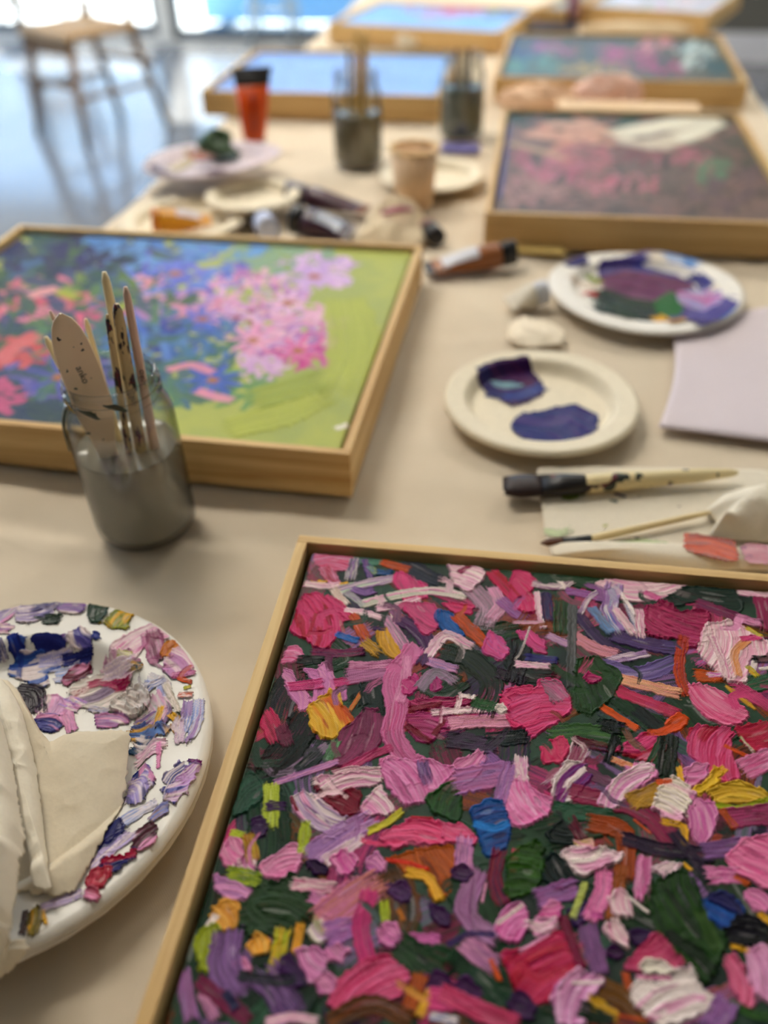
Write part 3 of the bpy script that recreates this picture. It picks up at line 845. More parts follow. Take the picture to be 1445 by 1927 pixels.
D S 125.84.28,100.70.30 w140 d.1 | 690,1010 800,1060 880,1140
D S og,br w54 d.05 | 800,950 815,1010
D P 242.228.224,wh,lp a-20 h1.8 r1.6 | 850,1000 950,990 1000,950 1080,915 1142,1020 1225,1050 1150,1115 960,1180 900,1142 826,1060
D S 222.172.192,lp w50 d.3 | 990,1110 1100,1060 1150,1060
D P 248.238.220,wh a0 h2.2 | 846,932 890,882 960,888 1008,948 900,948
D S 208.122.152,lp w32 d.0 h1.5 | 855,962 1000,968
D P 206.122.178,240.196.224 a112 h1.8 | 466,1060 520,960 600,926 702,990 640,1052 604,1180 490,1180
D S wh w24 d.0 h2 | 560,990 690,990
D S 204.164.42,ye w84 d.05 | 640,1075 745,1135
D S 36.58.36,dg w105 d.1 | 610,1110 720,1165
D S og w18 d.0 | 770,1135 900,1160
D S 36.62.52,gn w122 d.15 | 110,950 240,1090
D P 86.42.92,pu a30 h1.3 | 10,1000 80,955 150,1040 110,1100 40,1085
D P 76.46.86,pu a30 h1.3 | 268,1080 320,1030 390,1090 370,1150 290,1140
D S 192.52.98,215.100.140 w115 d.1 | -20,1040 150,1120 290,1175
D P 206.84.124,226.130.164 a75 h1.4 | 1250,870 1290,850 1340,960 1390,1090 1340,1115 1270,1000
D P 218.144.188,236.180.212 a75 h1.4 | 1345,850 1420,820 1480,900 1480,1080 1400,1050 1350,950
D S 72.112.52,gn w62 d.1 | 1280,1075 1350,1120 1440,1140
D S 152.102.158,lv w155 d.2 | 1250,1090 1200,1180
D S 172.112.158,lp w132 d.3 | 90,820 190,900
D S og w34 d.2 | 190,890 225,970
D S ye w28 d.0 h1.5 | 1065,450 1092,475
D S ye w34 d.05 | 1280,825 1345,842
D S 184.190.104 w44 d.1 | 615,540 560,690
D S nv,pu w36 d.1 | 0,812 90,770 200,770
"""
PLATE_PAINT = """
G S 140.120.180,wh,lp w70 d.1 | -20,190 60,150
G P 150.130.185,wh,nv a-12 h1.2 | 65,190 90,145 200,112 245,118 232,180 150,210 80,208
G P 130.100.160,lv,wh a5 h1.2 | 250,118 360,108 372,150 330,178 255,165
G S pu w20 d.2 | 360,115 410,118
G P 50.82.60,36.60.44 a-50 h1.6 | 372,160 405,122 466,122 462,170 425,212 385,212
G S 40.70.50,dg w46 d.05 h1.4 | 198,198 250,195
G P 190.180.30,70.100.40,ye a-30 h1.2 | 445,205 500,160 560,150 580,175 545,240 470,238
G P 46.66.150,nv,90.120.190 a70 h1.3 | 40,265 70,262 92,310 120,282 128,300 110,355 60,372 50,320
G P 56.66.140,nv,lv a10 h1.3 | 145,290 200,255 290,262 290,330 240,352 160,340
G P 120.110.180,nv,wh a60 h1.3 | 285,262 350,228 390,262 402,330 340,342 290,310
G P 60.80.160,nv a30 | 400,250 420,255 432,282 395,275
G P 70.110.180,46.66.150,wh a-15 h1.3 | 40,390 120,340 210,350 260,372 250,420 200,430 215,470 180,495 90,450 36,440
G S 150.150.210,wh w60 d.2 | 180,380 300,355
G S 60.70.140,nv w46 d.1 | 280,372 390,358
G S 110.150.210,wh w70 d.4 | 250,440 330,420
G P 140.50.80,100.40.60,lp a-20 h1.5 | 270,450 320,395 385,388 395,420 350,452 310,458 290,490 270,480
G P 226.170.196,wh,205.120.160 a-30 h1.3 | 485,300 540,260 620,225 690,205 735,240 720,285 640,270 600,340 560,400 480,350
G S 150.70.110,lp,130.60.90 w80 d.15 h1.3 | 650,270 680,360
G P 206.140.50,180.100.50 a-30 h1.4 | 694,330 710,295 775,295 768,335 740,360 694,360
G P 220.180.200,wh,205.150.180 a30 h1.6 r2 | 440,400 480,340 560,340 600,400 560,440 470,470 430,440
G S 190.190.60,wh w26 d.1 | 510,345 560,350
G S 40.100.120,ye w36 d.1 | 555,400 600,400
G P 228.180.206,wh,190.130.180 a45 h1.6 r2 | 700,400 760,330 815,330 832,400 800,440 740,440
G S 160.60.120,lp w40 d.05 h1.4 | 745,440 830,425
G S og w26 d.05 | 770,450 820,465
G S 190.190.200,wh,150.160.210 w60 d.1 | 640,450 700,480 700,560
G P 205.200.190,wh,120.90.130 a-25 h1.8 r2 | 300,500 400,440 520,460 560,500 540,560 440,590 340,580
G S 150.20.76,190.60.110 w40 d.05 h1.8 | 390,480 450,470 540,480
G S 150.20.76 w36 d.0 h1.8 | 510,495 550,465
G S 150.40.60,wh w36 d.1 | 320,520 370,500
G P 226.222.216,wh a-20 h4 | 470,580 520,530 600,480 640,520 620,590 560,622 510,600
G P 236.232.228,wh a40 h6 r.6 | 545,520 600,475 645,520 640,570 590,600 545,590
G S 60.110.180,wh w36 d.1 h1.4 | 640,490 700,455
G S 50.90.160,wh w30 d.1 h1.4 | 390,580 460,592
G P 206.160.200,lp,wh a-60 h1.3 | 155,600 190,530 250,520 290,560 270,610 200,612
G P 96.96.160,nv,lp a10 h1.4 | 148,640 170,608 240,605 275,650 255,678 190,680
G S lp,205.150.190 w50 d.1 h1.3 | 285,600 310,670
G S 60.40.60,bk w90 d.2 | 90,510 140,520 150,580
G S lp,120.120.200,wh w60 d.15 | 290,550 340,570
G P lp,140.100.160,wh a10 h1.4 | 400,600 520,600 560,640 480,660 410,655
G S 200.200.190,lp,130.100.150 w80 d.1 h1.8 | 660,540 690,600 590,660
G S ye w24 d.0 h1.4 | 690,580 670,650
G S 190.180.160,wh w30 d.05 h2 | 710,480 750,560 775,610
G S og,wh w30 d.05 h1.4 | 770,520 820,520
G S ol,ye w22 d.05 | 790,490 815,485
G P 36.70.44,dg a60 h2.4 | 755,595 800,590 822,625 812,672 790,630 760,625
G S ye w34 d.0 h2.2 | 735,610 765,635
G S 130.150.210,wh,lv w110 d.35 | 830,560 820,640 790,700
G S 190.150.190,wh w40 d.2 | 770,640 770,720
G P 110.140.190,40.60.120,ye a0 h1.5 r2 | 550,690 600,655 680,660 740,660 700,690 640,712 570,705
G S 60.80.140,90.130.120,wh w60 d.1 h1.4 | 590,740 640,750
G S 220.150.185,wh w50 d.15 h1.3 | 600,800 640,760 690,740
G P 50.70.150,nv,lp a50 h1.3 | 560,870 625,820 665,880 660,910 600,900
G P 150.130.200,wh,nv a50 h1.6 r2 | 545,940 560,890 620,865 645,905 620,970 570,995 548,970
G S 220.140.180 w24 d.1 | 680,730 680,830
G P 50.60.140,wh,170.150.210 a-55 h1.5 r2 | 690,950 720,850 770,815 800,840 760,930 700,965
G P 190.140.200,wh,70.90.170 a-30 h1.5 r2 | 715,960 770,880 830,800 868,810 865,850 800,930 750,975
G S 140.40.110,nv w26 d.05 | 810,800 868,822
G S 150.170.220,wh w60 d.35 | 500,1080 600,1020 660,990
G P 120.130.190,180.150.130,lv a-30 | 635,1050 690,985 722,985 725,1025 650,1060
G P 46.46.100,nv,60.90.140 a-40 h1.4 r2 | 420,1195 460,1100 500,1065 535,1090 520,1150 470,1190
G P 110.60.80,80.60.60,lp a-40 h1.5 | 560,1180 590,1100 640,1066 682,1080 665,1150 600,1195
G S 180.160.210,wh w60 d.2 | 400,1250 480,1180 560,1120
G P 46.40.96,nv,rd a-25 h1.5 r2 | 400,1270 440,1230 500,1210 585,1190 560,1220 500,1270 420,1300
G P 160.30.50,190.80.100 a-75 h1.8 | 360,1310 400,1270 480,1256 470,1300 440,1340 375,1340
G P 160.40.56,lp a10 h1.8 | 362,1360 380,1340 430,1355 428,1390 400,1402 365,1390
G S 170.150.200,wh w50 d.3 | 190,1430 270,1400 350,1370
G S 120.80.60,gy w30 d.2 | 95,1540 110,1450
G P 170.150.60,60.50.50,ye a-80 h1.4 | 120,1480 150,1425 180,1430 175,1500 145,1565 125,1540
G S ye w22 d.1 | 185,1450 200,1500
G S 160.140.60,gy w20 d.1 | 160,1540 175,1450
G S lp,wh,lv w60 d.3 | -30,230 40,240
G S 200.180.200,wh w60 d.4 | 460,430 560,380
G S 60.80.150,wh w40 d.2 | -20,350 10,330 20,370
"""
PALETTE_PAINT = """
H P 84.74.140,96.84.150,70.60.120 a10 | 590,250 720,225 860,190 1000,180 1150,215 1270,330 1345,430 1300,540 1150,590 1000,540 800,520 640,440
H P 110.150.206,90.130.196,80.90.160 a25 | 880,190 1000,165 1130,200 1230,280 1270,360 1150,350 1000,290
H P 60.56.120,nv a0 | 420,225 500,210 555,235 540,268 470,275 430,262
H P 120.160.210,96.140.200 a25 | 880,200 960,175 1080,200 1180,260 1250,330 1240,360 1150,330 1000,260 920,240
H P 66.66.140,90.90.160,nv a15 | 740,270 840,215 960,250 1150,310 1220,340 1190,400 1080,390 1000,330 850,290
H P 70.60.120,110.90.150 a0 | 610,280 700,255 800,270 760,320 640,330
H P 108.54.96,136.78.118,90.44.82 a10 | 590,330 740,290 1010,310 1090,370 980,420 860,465 730,455 630,400
H P 150.60.60,120.40.50 a30 | 420,330 450,320 450,370 560,400 520,420 430,385
H S 210.200.180,wh w60 d.1 | 470,330 590,370
H S ol,40.80.50 w40 d.1 | 550,320 600,350
H P 30.54.40,44.78.54,dg a15 | 490,440 540,395 640,385 760,430 900,450 920,545 760,540 600,500
H S 200.60.60 w30 d.1 | 500,400 580,410
H P 34.120.60,44.100.54 a20 | 870,450 960,395 1025,440 1010,515 910,530
H S ye w46 d.1 | 900,530 990,545
H P 140.130.190,200.190.220,190.110.160 a15 | 990,400 1120,390 1240,410 1220,470 1060,480 1000,450
H P 80.76.150,110.100.170 a15 | 1030,500 1180,480 1240,420 1325,430 1310,490 1240,550 1100,540
H S 100.150.220 w40 d.1 | 1230,550 1320,480
H S 225.215.200 w70 d.1 | 870,250 910,265
H S 200.210.225 w44 d.1 | 960,235 1010,245
H S 225.215.200 w60 d.2 | 1200,370 1260,370
"""
BLOB_PAINT = """
I P 72.36.84,60.40.100,92.44.90 a25 h1.3 r1.3 | 355,590 400,560 490,548 530,575 570,600 600,650 595,690 540,715 480,730 420,690 360,645
I S 70.90.160,50.46.110 w50 d.2 | 400,680 500,690 590,660
I S 150.190.190,90.110.170 w36 d.1 t.4 | 405,630 450,650 520,650
I S 46.40.100 w40 d.1 | 375,600 390,650 430,690
I P 46.56.120,56.60.130,66.50.120 a20 h1.3 r1.3 | 478,800 520,755 600,745 660,730 720,722 760,745 805,760 805,815 740,850 640,866 560,862 500,835
I S 90.70.130,60.60.130 w50 d.35 | 520,780 620,790 700,770
"""
# ------------------------------------------------------------------ shared materials
M_OAK_X = wood('pale_pine_x', (226, 192, 132), (190, 144, 82), 'x')
M_OAK_Y = wood('pale_pine_y', (226, 192, 132), (190, 144, 82), 'y')
M_CLOTH = cloth_mat('calico', (228, 214, 192), (216, 200, 176))
M_LINEN = cloth_mat('bare_canvas', (206, 196, 172), (196, 186, 160), 2200.0)
M_PAINT = paint_mat('impasto_paint', 0.22, 5200.0, 0.13)
M_PAINT_GLOSS = paint_mat('glossy_paint', 0.30, 3600.0, 0.6)
M_PAINT_FAR = paint_mat('dry_paint', 0.42, 3600.0, 0.14)
M_WET = paint_mat('wet_paint', 0.25, 0.0, 0.13)
M_EDGE_G = plain('green_canvas_edge', (52, 78, 58), 0.5)
M_PLATE = plain('white_card', (240, 235, 226), 0.42, 0.4, 0.02)
M_BAGASSE = plain('cream_pulp', (236, 224, 198), 0.55, 0.3, 0.03, 120)
M_TISSUE = tissue_mat('white_tissue', (246, 236, 216), 0.14)
M_TISSUE_THIN = tissue_mat('damp_tissue', (236, 222, 196), 0.18)
M_GLASS = glass_mat('jar_glass')
M_BLACK = plain('black_plastic', (22, 22, 24), 0.35, 0.5, 0.1)
M_WHITE_PL = plain('white_plastic', (226, 228, 236), 0.35, 0.5, 0.02)
M_FERRULE = plain('black_ferrule', (24, 24, 26), 0.4, 0.5, 0.1)

# ------------------------------------------------------------------ framed paintings
class Rect:
    """outer rectangle of a float frame: corner nearest left, direction, size"""
    def __init__(s, fl, ang, w, h):
        s.p = Vector((fl[0], fl[1])); s.a = ang; s.w, s.h = w, h
        s.u = Vector((math.cos(ang), math.sin(ang))); s.v = Vector((-s.u.y, s.u.x))
    def local(s, P):
        d = Vector((P[0], P[1])) - s.p
        return (d.dot(s.u), d.dot(s.v))
K_FIT = 0.4214 / 0.515
def from_fit(x, y, a, w, h, W=None, Hh=None, keep='FL'):
    x, y, w, h = x * K_FIT, y * K_FIT, w * K_FIT, h * K_FIT
    c, s = math.cos(YAW), math.sin(YAW)
    fl = Vector((c * x - s * y, s * x + c * y)); a = math.radians(a) + YAW
    u = Vector((math.cos(a), math.sin(a))); v = Vector((-u.y, u.x))
    W = W or w; Hh = Hh or h
    if keep == 'TL': fl = fl + v * h - v * Hh
    if keep == 'FR': fl = fl + u * w - u * W
    return Rect(fl, a, W, Hh)

WALL, GAP, DROP = 0.0078, 0.0045, 0.006
def framed(R, label, paintf, cell, edge_mat, pm=None, name='framed_painting', group='paintings in pale wood float frames'):
    t = thing(name, label, 'painting', (R.p.x, R.p.y, T), R.a, group)
    w, h, b = R.w, R.h, WALL
    box('frame_rail', 0, w, 0, b, 0.0005, FH, M_OAK_X, t, 0.0006)
    box('frame_rail', 0, w, h - b, h, 0.0005, FH, M_OAK_X, t, 0.0006)
    box('frame_rail', 0, b, b, h - b, 0.0005, FH, M_OAK_Y, t, 0.0006)
    box('frame_rail', w - b, w, b, h - b, 0.0005, FH, M_OAK_Y, t, 0.0006)
    box('backing_ledge', b, w - b, b, h - b, 0.0008, 0.008, M_OAK_X, t)
    i = b + GAP; zt = FH - DROP
    cv = box('canvas', i, w - i, i, h - i, 0.008, zt - 0.0002, edge_mat, t, 0.0015)
    P = Paint(i, i, w - i, h - i, cell)
    X, Y = P.grid(0, 0, P.nx, P.ny)
    def uv(px, py): return R.local(wpt(px, py, zt))
    paintf(P, uv)
    # turn the paint down over the canvas edge
    e = np.minimum.reduce([X - i, w - i - X, Y - i, h - i - Y])
    def zf(X_, Y_): return zt + 0.0001 - 0.0022 * (1 - np.sqrt(np.clip(1 - (1 - np.clip(e / 0.0022, 0, 1)) ** 2, 0, 1)))
    P.to_mesh('paint_layer', pm or (M_PAINT if cell < 0.001 else M_PAINT_FAR), cv, zf)
    return t

def scatter(P, uv, tile, items, seed=1, relief=.6, dry=.25):
    rnd = random.Random(seed); x0, y0, sc = TILES[tile]; jobs = []
    for (cx, cy, rx, ry, n, cols, ln, wd) in items:
        for _ in range(n):
            a = rnd.uniform(0, 2 * math.pi); r = math.sqrt(rnd.random())
            x, y = cx + rx * r * math.cos(a), cy + ry * r * math.sin(a)
            d = rnd.uniform(0, math.pi); l = ln * rnd.uniform(.5, 1.3)
            k = rnd.sample(cols, 2) if len(cols) > 1 else cols * 2
            jobs.append((rnd.random(), x, y, d, l, wd * rnd.uniform(.6, 1.3), k))
    jobs.sort()
    for (_, x, y, d, l, w_, k) in jobs:
        dx, dy = math.cos(d) * l / 2, math.sin(d) * l / 2 * .6
        b = rnd.uniform(-.25, .25) * l
        pts = [(x - dx, y - dy), (x + b * math.sin(d), y - b * math.cos(d) * .6), (x + dx, y + dy)]
        q = [uv(x0 + p / sc, y0 + r / sc) for p, r in pts]
        m = uv(x0 + x / sc, y0 + y / sc); m2 = uv(x0 + x / sc + w_ / sc, y0 + y / sc)
        P.stroke(q, math.hypot(m2[0] - m[0], m2[1] - m[1]), [colour(c) for c in k], dry, .0006 * relief, rnd.choice([1, 1, .5]))

def art_garden(P, uv):
    P.ground(lin(40, 68, 50), lin(22, 38, 32), 45)
    rnd = random.Random(5)      # darks and lilacs scrubbed in under everything, also beyond the picture's edge
    cols = ['dg', 'gn', 'pu', 'lv', 'mg', 'pk', 'bk', 'br', '70.110.90']
    for _ in range(230):
        x, y = rnd.uniform(P.x0, P.x0 + P.nx * P.cell), rnd.uniform(P.y0, P.y0 + P.ny * P.cell)
        d = rnd.uniform(0, 6.28); l = rnd.uniform(.01, .035)
        P.stroke([(x, y), (x + l * math.cos(d) + rnd.uniform(-.005, .005), y + l * math.sin(d)), (x + l * 1.8 * math.cos(d), y + l * 1.8 * math.sin(d))],
                 rnd.uniform(.008, .024), [colour(c) for c in rnd.sample(cols, 2)], .42, .0003)
    P.run(GARDEN, TILES, uv, rich=3)

def art_meadow(P, uv):
    P.ground(lin(182, 188, 92), lin(168, 178, 96), 25)
    N, B, L, PKS = ['48.54.112', '60.78.66', '72.60.124', '40.64.84'], ['92.142.204', '112.164.218', '80.120.186', '128.170.214'], ['204.172.222', '224.186.224', '182.152.212', '232.206.232'], ['216.150.190', '236.184.212', '196.116.166', '240.206.222', '150.130.206']
    scatter(P, uv, 'E', [
        (40, 480, 420, 340, 70, ['60.80.104', '70.96.110', '64.90.80', '56.70.110'], 240, 120),
        (330, 640, 330, 110, 40, ['70.100.112', '62.86.110', '80.112.104'], 200, 80),
        (420, 300, 420, 200, 50, ['84.110.170', '90.124.150', '76.100.140'], 200, 90)], 10)
    scatter(P, uv, 'E', [
        (160, 330, 560, 330, 150, ['70.100.80', '60.90.110', '96.124.80', '80.90.140'], 120, 60),
        (480, 560, 420, 190, 90, ['70.112.122', '84.130.112', '70.100.150', '110.140.100'], 120, 50),
        (220, 140, 300, 100, 80, N, 90, 40),
        (640, 120, 360, 80, 70, B, 130, 50),
        (1050, 160, 200, 60, 24, ['150.172.120', '160.176.110', '130.170.170'], 140, 50),
        (340, 340, 330, 120, 70, ['80.122.70', '132.152.70', '60.92.80', '120.150.110'], 80, 34),
        (130, 330, 200, 80, 50, ['212.112.142', '232.152.172', '192.72.92', '210.140.160'], 80, 34),
        (380, 410, 110, 60, 20, ['206.84.120', '228.130.160', '190.110.150'], 80, 34),
        (690, 230, 230, 90, 80, ['92.112.202', '132.142.222', '112.102.192', '120.160.220'], 80, 34),
        (650, 480, 270, 110, 110, ['62.92.182', '92.132.212', '52.72.152', '60.120.150', '110.150.200'], 90, 32),
        (700, 360, 180, 60, 40, ['226.162.182', '214.140.170', '150.140.210'], 90, 32),
        (550, 285, 70, 50, 20, ['228.166.186', '216.140.150', '232.190.190'], 60, 28),
        (60, 530, 120, 70, 36, ['202.82.92', '222.122.122', '180.60.70'], 90, 40),
        (230, 600, 180, 90, 60, ['72.92.172', '122.112.192', '56.80.140', '150.130.200'], 100, 36),
        (20, 690, 70, 50, 20, ['206.110.150', '190.90.130'], 70, 34),
        (560, 680, 220, 60, 40, ['80.130.130', '110.150.90', '90.120.150'], 100, 36),
        (900, 660, 130, 70, 24, ['132.162.90', '110.160.120', '150.172.90'], 100, 36),
        (1190, 215, 140, 70, 80, L, 70, 30),
        (940, 320, 190, 100, 100, PKS, 80, 30),
        (1070, 440, 200, 110, 120, PKS, 80, 30),
        (1140, 520, 110, 60, 30, ['206.72.142', '222.120.170', '190.90.170'], 80, 30),
        (980, 570, 90, 60, 40, ['232.200.226', '216.176.214', '200.160.206'], 70, 28),
        (930, 400, 60, 30, 8, ['152.52.82', '170.70.90'], 40, 22),
    ], 11)
    x0, y0, sc = TILES['E']
    for (cx, cy, n, l, cols, w, ph) in ((800, 630, 9, 110, ['62.92.192', '96.126.214'], 36, .3), (950, 480, 8, 100, ['226.150.190', '236.190.214'], 34, .1),
                                        (1180, 240, 8, 80, ['214.180.226', '196.160.216'], 32, .5), (760, 400, 7, 80, ['70.96.196', '110.140.220'], 30, .2),
                                        (220, 620, 6, 130, ['70.96.180', '130.110.196'], 32, .4), (660, 230, 8, 90, ['100.110.204', '140.150.226'], 30, .1),
                                        (1120, 520, 8, 90, ['214.90.156', '232.150.196'], 30, .25), (1080, 340, 7, 80, ['226.180.216', '236.206.228'], 30, .6)):
        for k in range(n):
            a = ph + 2 * math.pi * k / n
            q = [uv(x0 + (cx + l * t * math.cos(a)) / sc, y0 + (cy + .6 * l * t * math.sin(a)) / sc) for t in (.15, .6, 1.0)]
            P.stroke(q, msize(w / sc, x0 + cx / sc, y0 + cy / sc), [colour(c) for c in cols], .2, .0006, .6)
        P.run(f"E S 170.70.70,200.160.60 w26 d.1 | {cx-8},{cy} {cx+10},{cy+4}", TILES, uv)
    P.run("""
E S 230.160.180,lp w34 d.1 | 750,675 800,690 860,705
E S 230.160.170,lp w30 d.1 | 640,590 720,575 790,600
E S ol,170.180.80 w30 d.2 | 230,300 280,320
E S ol,170.180.80 w30 d.2 | 430,370 480,340
E S 225.150.160,230.190.190 w34 d.1 | 130,310 200,290
E S 206.90.100,226.150.150 w50 d.1 | 0,560 60,500 120,470
E S 236.230.220 w26 d.1 | 1270,810 1300,800
E S 190.196.100,176.184.84 w120 d.4 | 900,800 1050,760 1200,700
E S 190.196.100,176.184.84 w140 d.4 | 1300,350 1330,500 1280,650
E S 176.182.80,150.170.90 w120 d.4 | 1000,690 1180,640
""", TILES, uv)

def art_dusk(P, uv):
    P.ground(lin(118, 94, 86), lin(92, 78, 70), 22)
    scatter(P, uv, 'F', [
        (950, 620, 620, 220, 300, ['122.98.90', '104.88.78', '136.108.100', '92.82.70', '150.118.108', '84.74.68'], 80, 36),
        (680, 445, 300, 34, 60, ['44.72.54', '56.82.64', '40.62.52'], 110, 44),
        (1330, 520, 160, 100, 60, ['90.86.70', '80.80.66', '108.98.84', '70.72.62'], 80, 40),
        (720, 500, 150, 44, 44, ['196.146.124', '186.134.116', '206.166.146'], 90, 40),
        (760, 580, 110, 60, 40, ['176.106.112', '190.130.130', '160.96.104'], 80, 36),
        (620, 640, 140, 40, 34, ['176.104.120', '190.128.140', '156.90.104'], 80, 36),
        (520, 590, 60, 26, 14, ['150.88.98', '166.108.114'], 70, 34),
        (880, 690, 150, 34, 34, ['184.108.120', '170.96.108', '196.140.146'], 80, 34),
        (1110, 585, 110, 26, 26, ['164.96.108', '180.120.130'], 90, 34),
        (980, 570, 120, 30, 22, ['120.76.76', '130.86.84'], 100, 40),
        (560, 710, 140, 50, 40, ['168.134.128', '150.112.110', '180.146.136'], 90, 38),
        (1235, 635, 60, 32, 16, ['96.128.100', '108.140.110'], 80, 44),
        (1060, 700, 200, 70, 80, ['150.132.114', '104.92.78', '126.104.94', '66.64.56'], 34, 20),
        (1300, 700, 160, 80, 50, ['112.90.92', '96.84.84', '124.100.104'], 70, 36),
    ], 21)
    P.run("""
F S 226.222.204,206.198.178 w60 d.15 | 890,505 1000,480 1120,470
F S 228.224.206,212.204.184 w56 d.15 | 960,490 1100,462 1240,458
F S 222.214.194,190.176.156 w60 d.25 | 1000,545 1080,530 1170,500
F S 216.206.186,176.160.146 w40 d.3 | 900,530 980,545 1060,555
F S 226.222.204 w34 d.2 | 1120,520 1200,490 1250,470
F S 196.150.126,206.170.150 w40 d.3 | 570,500 640,515 800,510
F S 196.160.140 w40 d.4 | 640,470 760,470 830,495
F S 70.76.130,100.96.150 w22 d.1 | 462,470 440,640 425,740
F S 180.154.126 w22 d.4 | 480,540 600,570 680,600
""", TILES, uv)

def art_pond(P, uv):
    P.ground(lin(92, 92, 82), lin(70, 78, 74), 18)
    scatter(P, uv, 'F', [
        (850, 200, 430, 80, 120, ['84.96.90', '66.82.84', '120.112.90', '96.90.84', '74.96.104'], 90, 26),
        (530, 190, 70, 40, 30, ['48.80.132', '60.96.140', '40.66.110'], 80, 26),
        (560, 245, 150, 26, 30, ['84.140.140', '70.120.130', '110.150.130'], 100, 24),
        (640, 185, 80, 20, 20, ['170.110.140', '150.96.130'], 80, 20),
        (900, 210, 110, 26, 36, ['172.80.124', '190.100.140', '150.66.110'], 80, 22),
        (1040, 245, 100, 20, 24, ['180.84.124', '150.80.124'], 90, 20),
        (1030, 170, 60, 24, 22, ['206.150.150', '190.130.140'], 70, 22),
        (1170, 205, 70, 40, 30, ['176.196.196', '206.206.196', '150.180.186'], 70, 24),
        (1240, 250, 60, 26, 20, ['70.104.110', '60.90.96'], 80, 24),
        (790, 255, 110, 16, 20, ['184.160.96', '170.150.84'], 90, 18),
    ], 31)

def art_sky(P, uv):
    P.ground(lin(96, 142, 212), lin(112, 158, 222), 14)
    scatter(P, uv, 'J', [(700, 500, 700, 160, 110, ['96.142.212', '116.160.224', '104.140.220', '130.166.226', '90.130.200'], 200, 60)], 41, .5, .4)

def art_sky_sheen(P, uv):
    P.ground(lin(120, 170, 226), lin(140, 184, 232), 14)  # pale blue ground and strokes stand in for the sky's reflection
    scatter(P, uv, 'F', [
        (0, 20, 200, 60, 60, ['120.170.226', '140.184.232', '150.190.230'], 120, 40),
        (200, 15, 130, 50, 90, ['170.160.206', '190.140.180', '160.150.190'], 70, 26),
        (310, 30, 80, 30, 50, ['190.84.124', '206.120.150'], 60, 24),
        (420, 5, 80, 30, 50, ['170.176.84', '150.160.90'], 60, 24),
        (440, 50, 60, 20, 20, ['96.120.160', '110.130.170'], 60, 20)], 51, .5)

def art_pale(P, uv):
    P.ground(lin(186, 180, 196), lin(170, 184, 190), 14)
    scatter(P, uv, 'F', [(950, -20, 300, 60, 90, ['186.176.200', '150.180.190', '206.180.190', '120.160.140', '210.206.200'], 100, 34)], 61, .5)

def art_small(P, uv):
    P.ground(lin(110, 140, 110), lin(176, 150, 160), 14)
    scatter(P, uv, 'F', [(560, -10, 80, 60, 40, ['110.146.110', '180.150.170', '206.170.120'], 60, 24)], 71, .5)

R1 = from_fit(-.165, .062, -9.208, .43, .53, .43, .51, 'TL')
R2 = from_fit(-.738, .846, -10.848, .716, .563, .56, None, 'FR')
R3 = from_fit(.183, 1.395, -9.855, .518, .661)
R4 = from_fit(.308, 2.335, -11.651, .621, .588)
R5 = from_fit(-.432, 2.27, -10.733, .6, .487)
framed(R1, 'nearest framed painting, thick pink, magenta and dark green strokes', art_garden, 0.00042, M_EDGE_G)
framed(R2, 'framed painting with blue and lilac flowers on a lime green ground, behind the glass jar', art_meadow, 0.0011, plain('lime_edge', (150, 160, 80), 0.6))
framed(R3, 'framed painting of dull pink flowers on dark brown with a white patch', art_dusk, 0.0018, plain('dusk_edge', (86, 78, 96), 0.6))
framed(R4, 'framed painting in teal, navy and pink behind the brown one', art_pond, 0.0025, plain('pond_edge', (70, 80, 86), 0.6))
framed(R5, 'framed all-blue painting behind the orange paint tube', art_sky, 0.003, plain('sky_edge', (100, 140, 200), 0.6), M_PAINT_GLOSS)
def rect_front(a, b, d):
    A, B = wpt(*a, FH), wpt(*b, FH); v = B - A
    return Rect((A.x, A.y), math.atan2(v.y, v.x), math.hypot(v.x, v.y), d)
R6 = rect_front((617, 43), (940, 61.5), .36)
R7 = rect_front((1008, 14), (1062, 18), .40)
R8 = rect_front((1094, 10), (1334, 27), .42)
framed(R6, 'far framed painting, its sky reflection painted pale blue, with pink and green at its right end', art_sky_sheen, 0.004, M_LINEN)
framed(R7, 'narrow framed painting at the far end between two larger ones', art_small, 0.004, M_LINEN)
framed(R8, 'far framed painting in pale lilac beside the dark grey wall', art_pale, 0.004, M_LINEN)

# ------------------------------------------------------------------ plates
def plate_profile(R, h, flat, rim, th=.0012):
    """height of the upper face at radius r"""
    def z(r):
        r = np.asarray(r, float)
        return .0022 + h * sstep(flat, rim, r) + (.10 * h) * sstep(rim, R, r) - .25 * h * sstep(R * .965, R, r)
    return z
def plate_mesh(name, R, z, th, mat, parent, flutes=0, wobble=0.0, seed=0, n=144):
    rs = list(np.linspace(0.0001, R * .55, 6)) + list(np.linspace(R * .58, R, 26))
    def wob(a, r, zz):
        k = 0.0
        if flutes: k = -.0007 * float(sstep(R * .70, R * .95, r)) * max(0.0, math.cos(a * flutes)) ** 14
        return (r * (1 + wobble * math.sin(3 * a + seed) * .6 + wobble * math.sin(2 * a + seed * 2) * .6), zz + k + wobble * .12 * math.sin(2 * a + seed) * (r / R) ** 2)
    prof = [(r, float(z(r))) for r in rs] + [(r, max(0.0002, float(z(r)) - th)) for r in reversed(rs)]
    return lathe(name, prof, mat, parent, n, wob=wob)

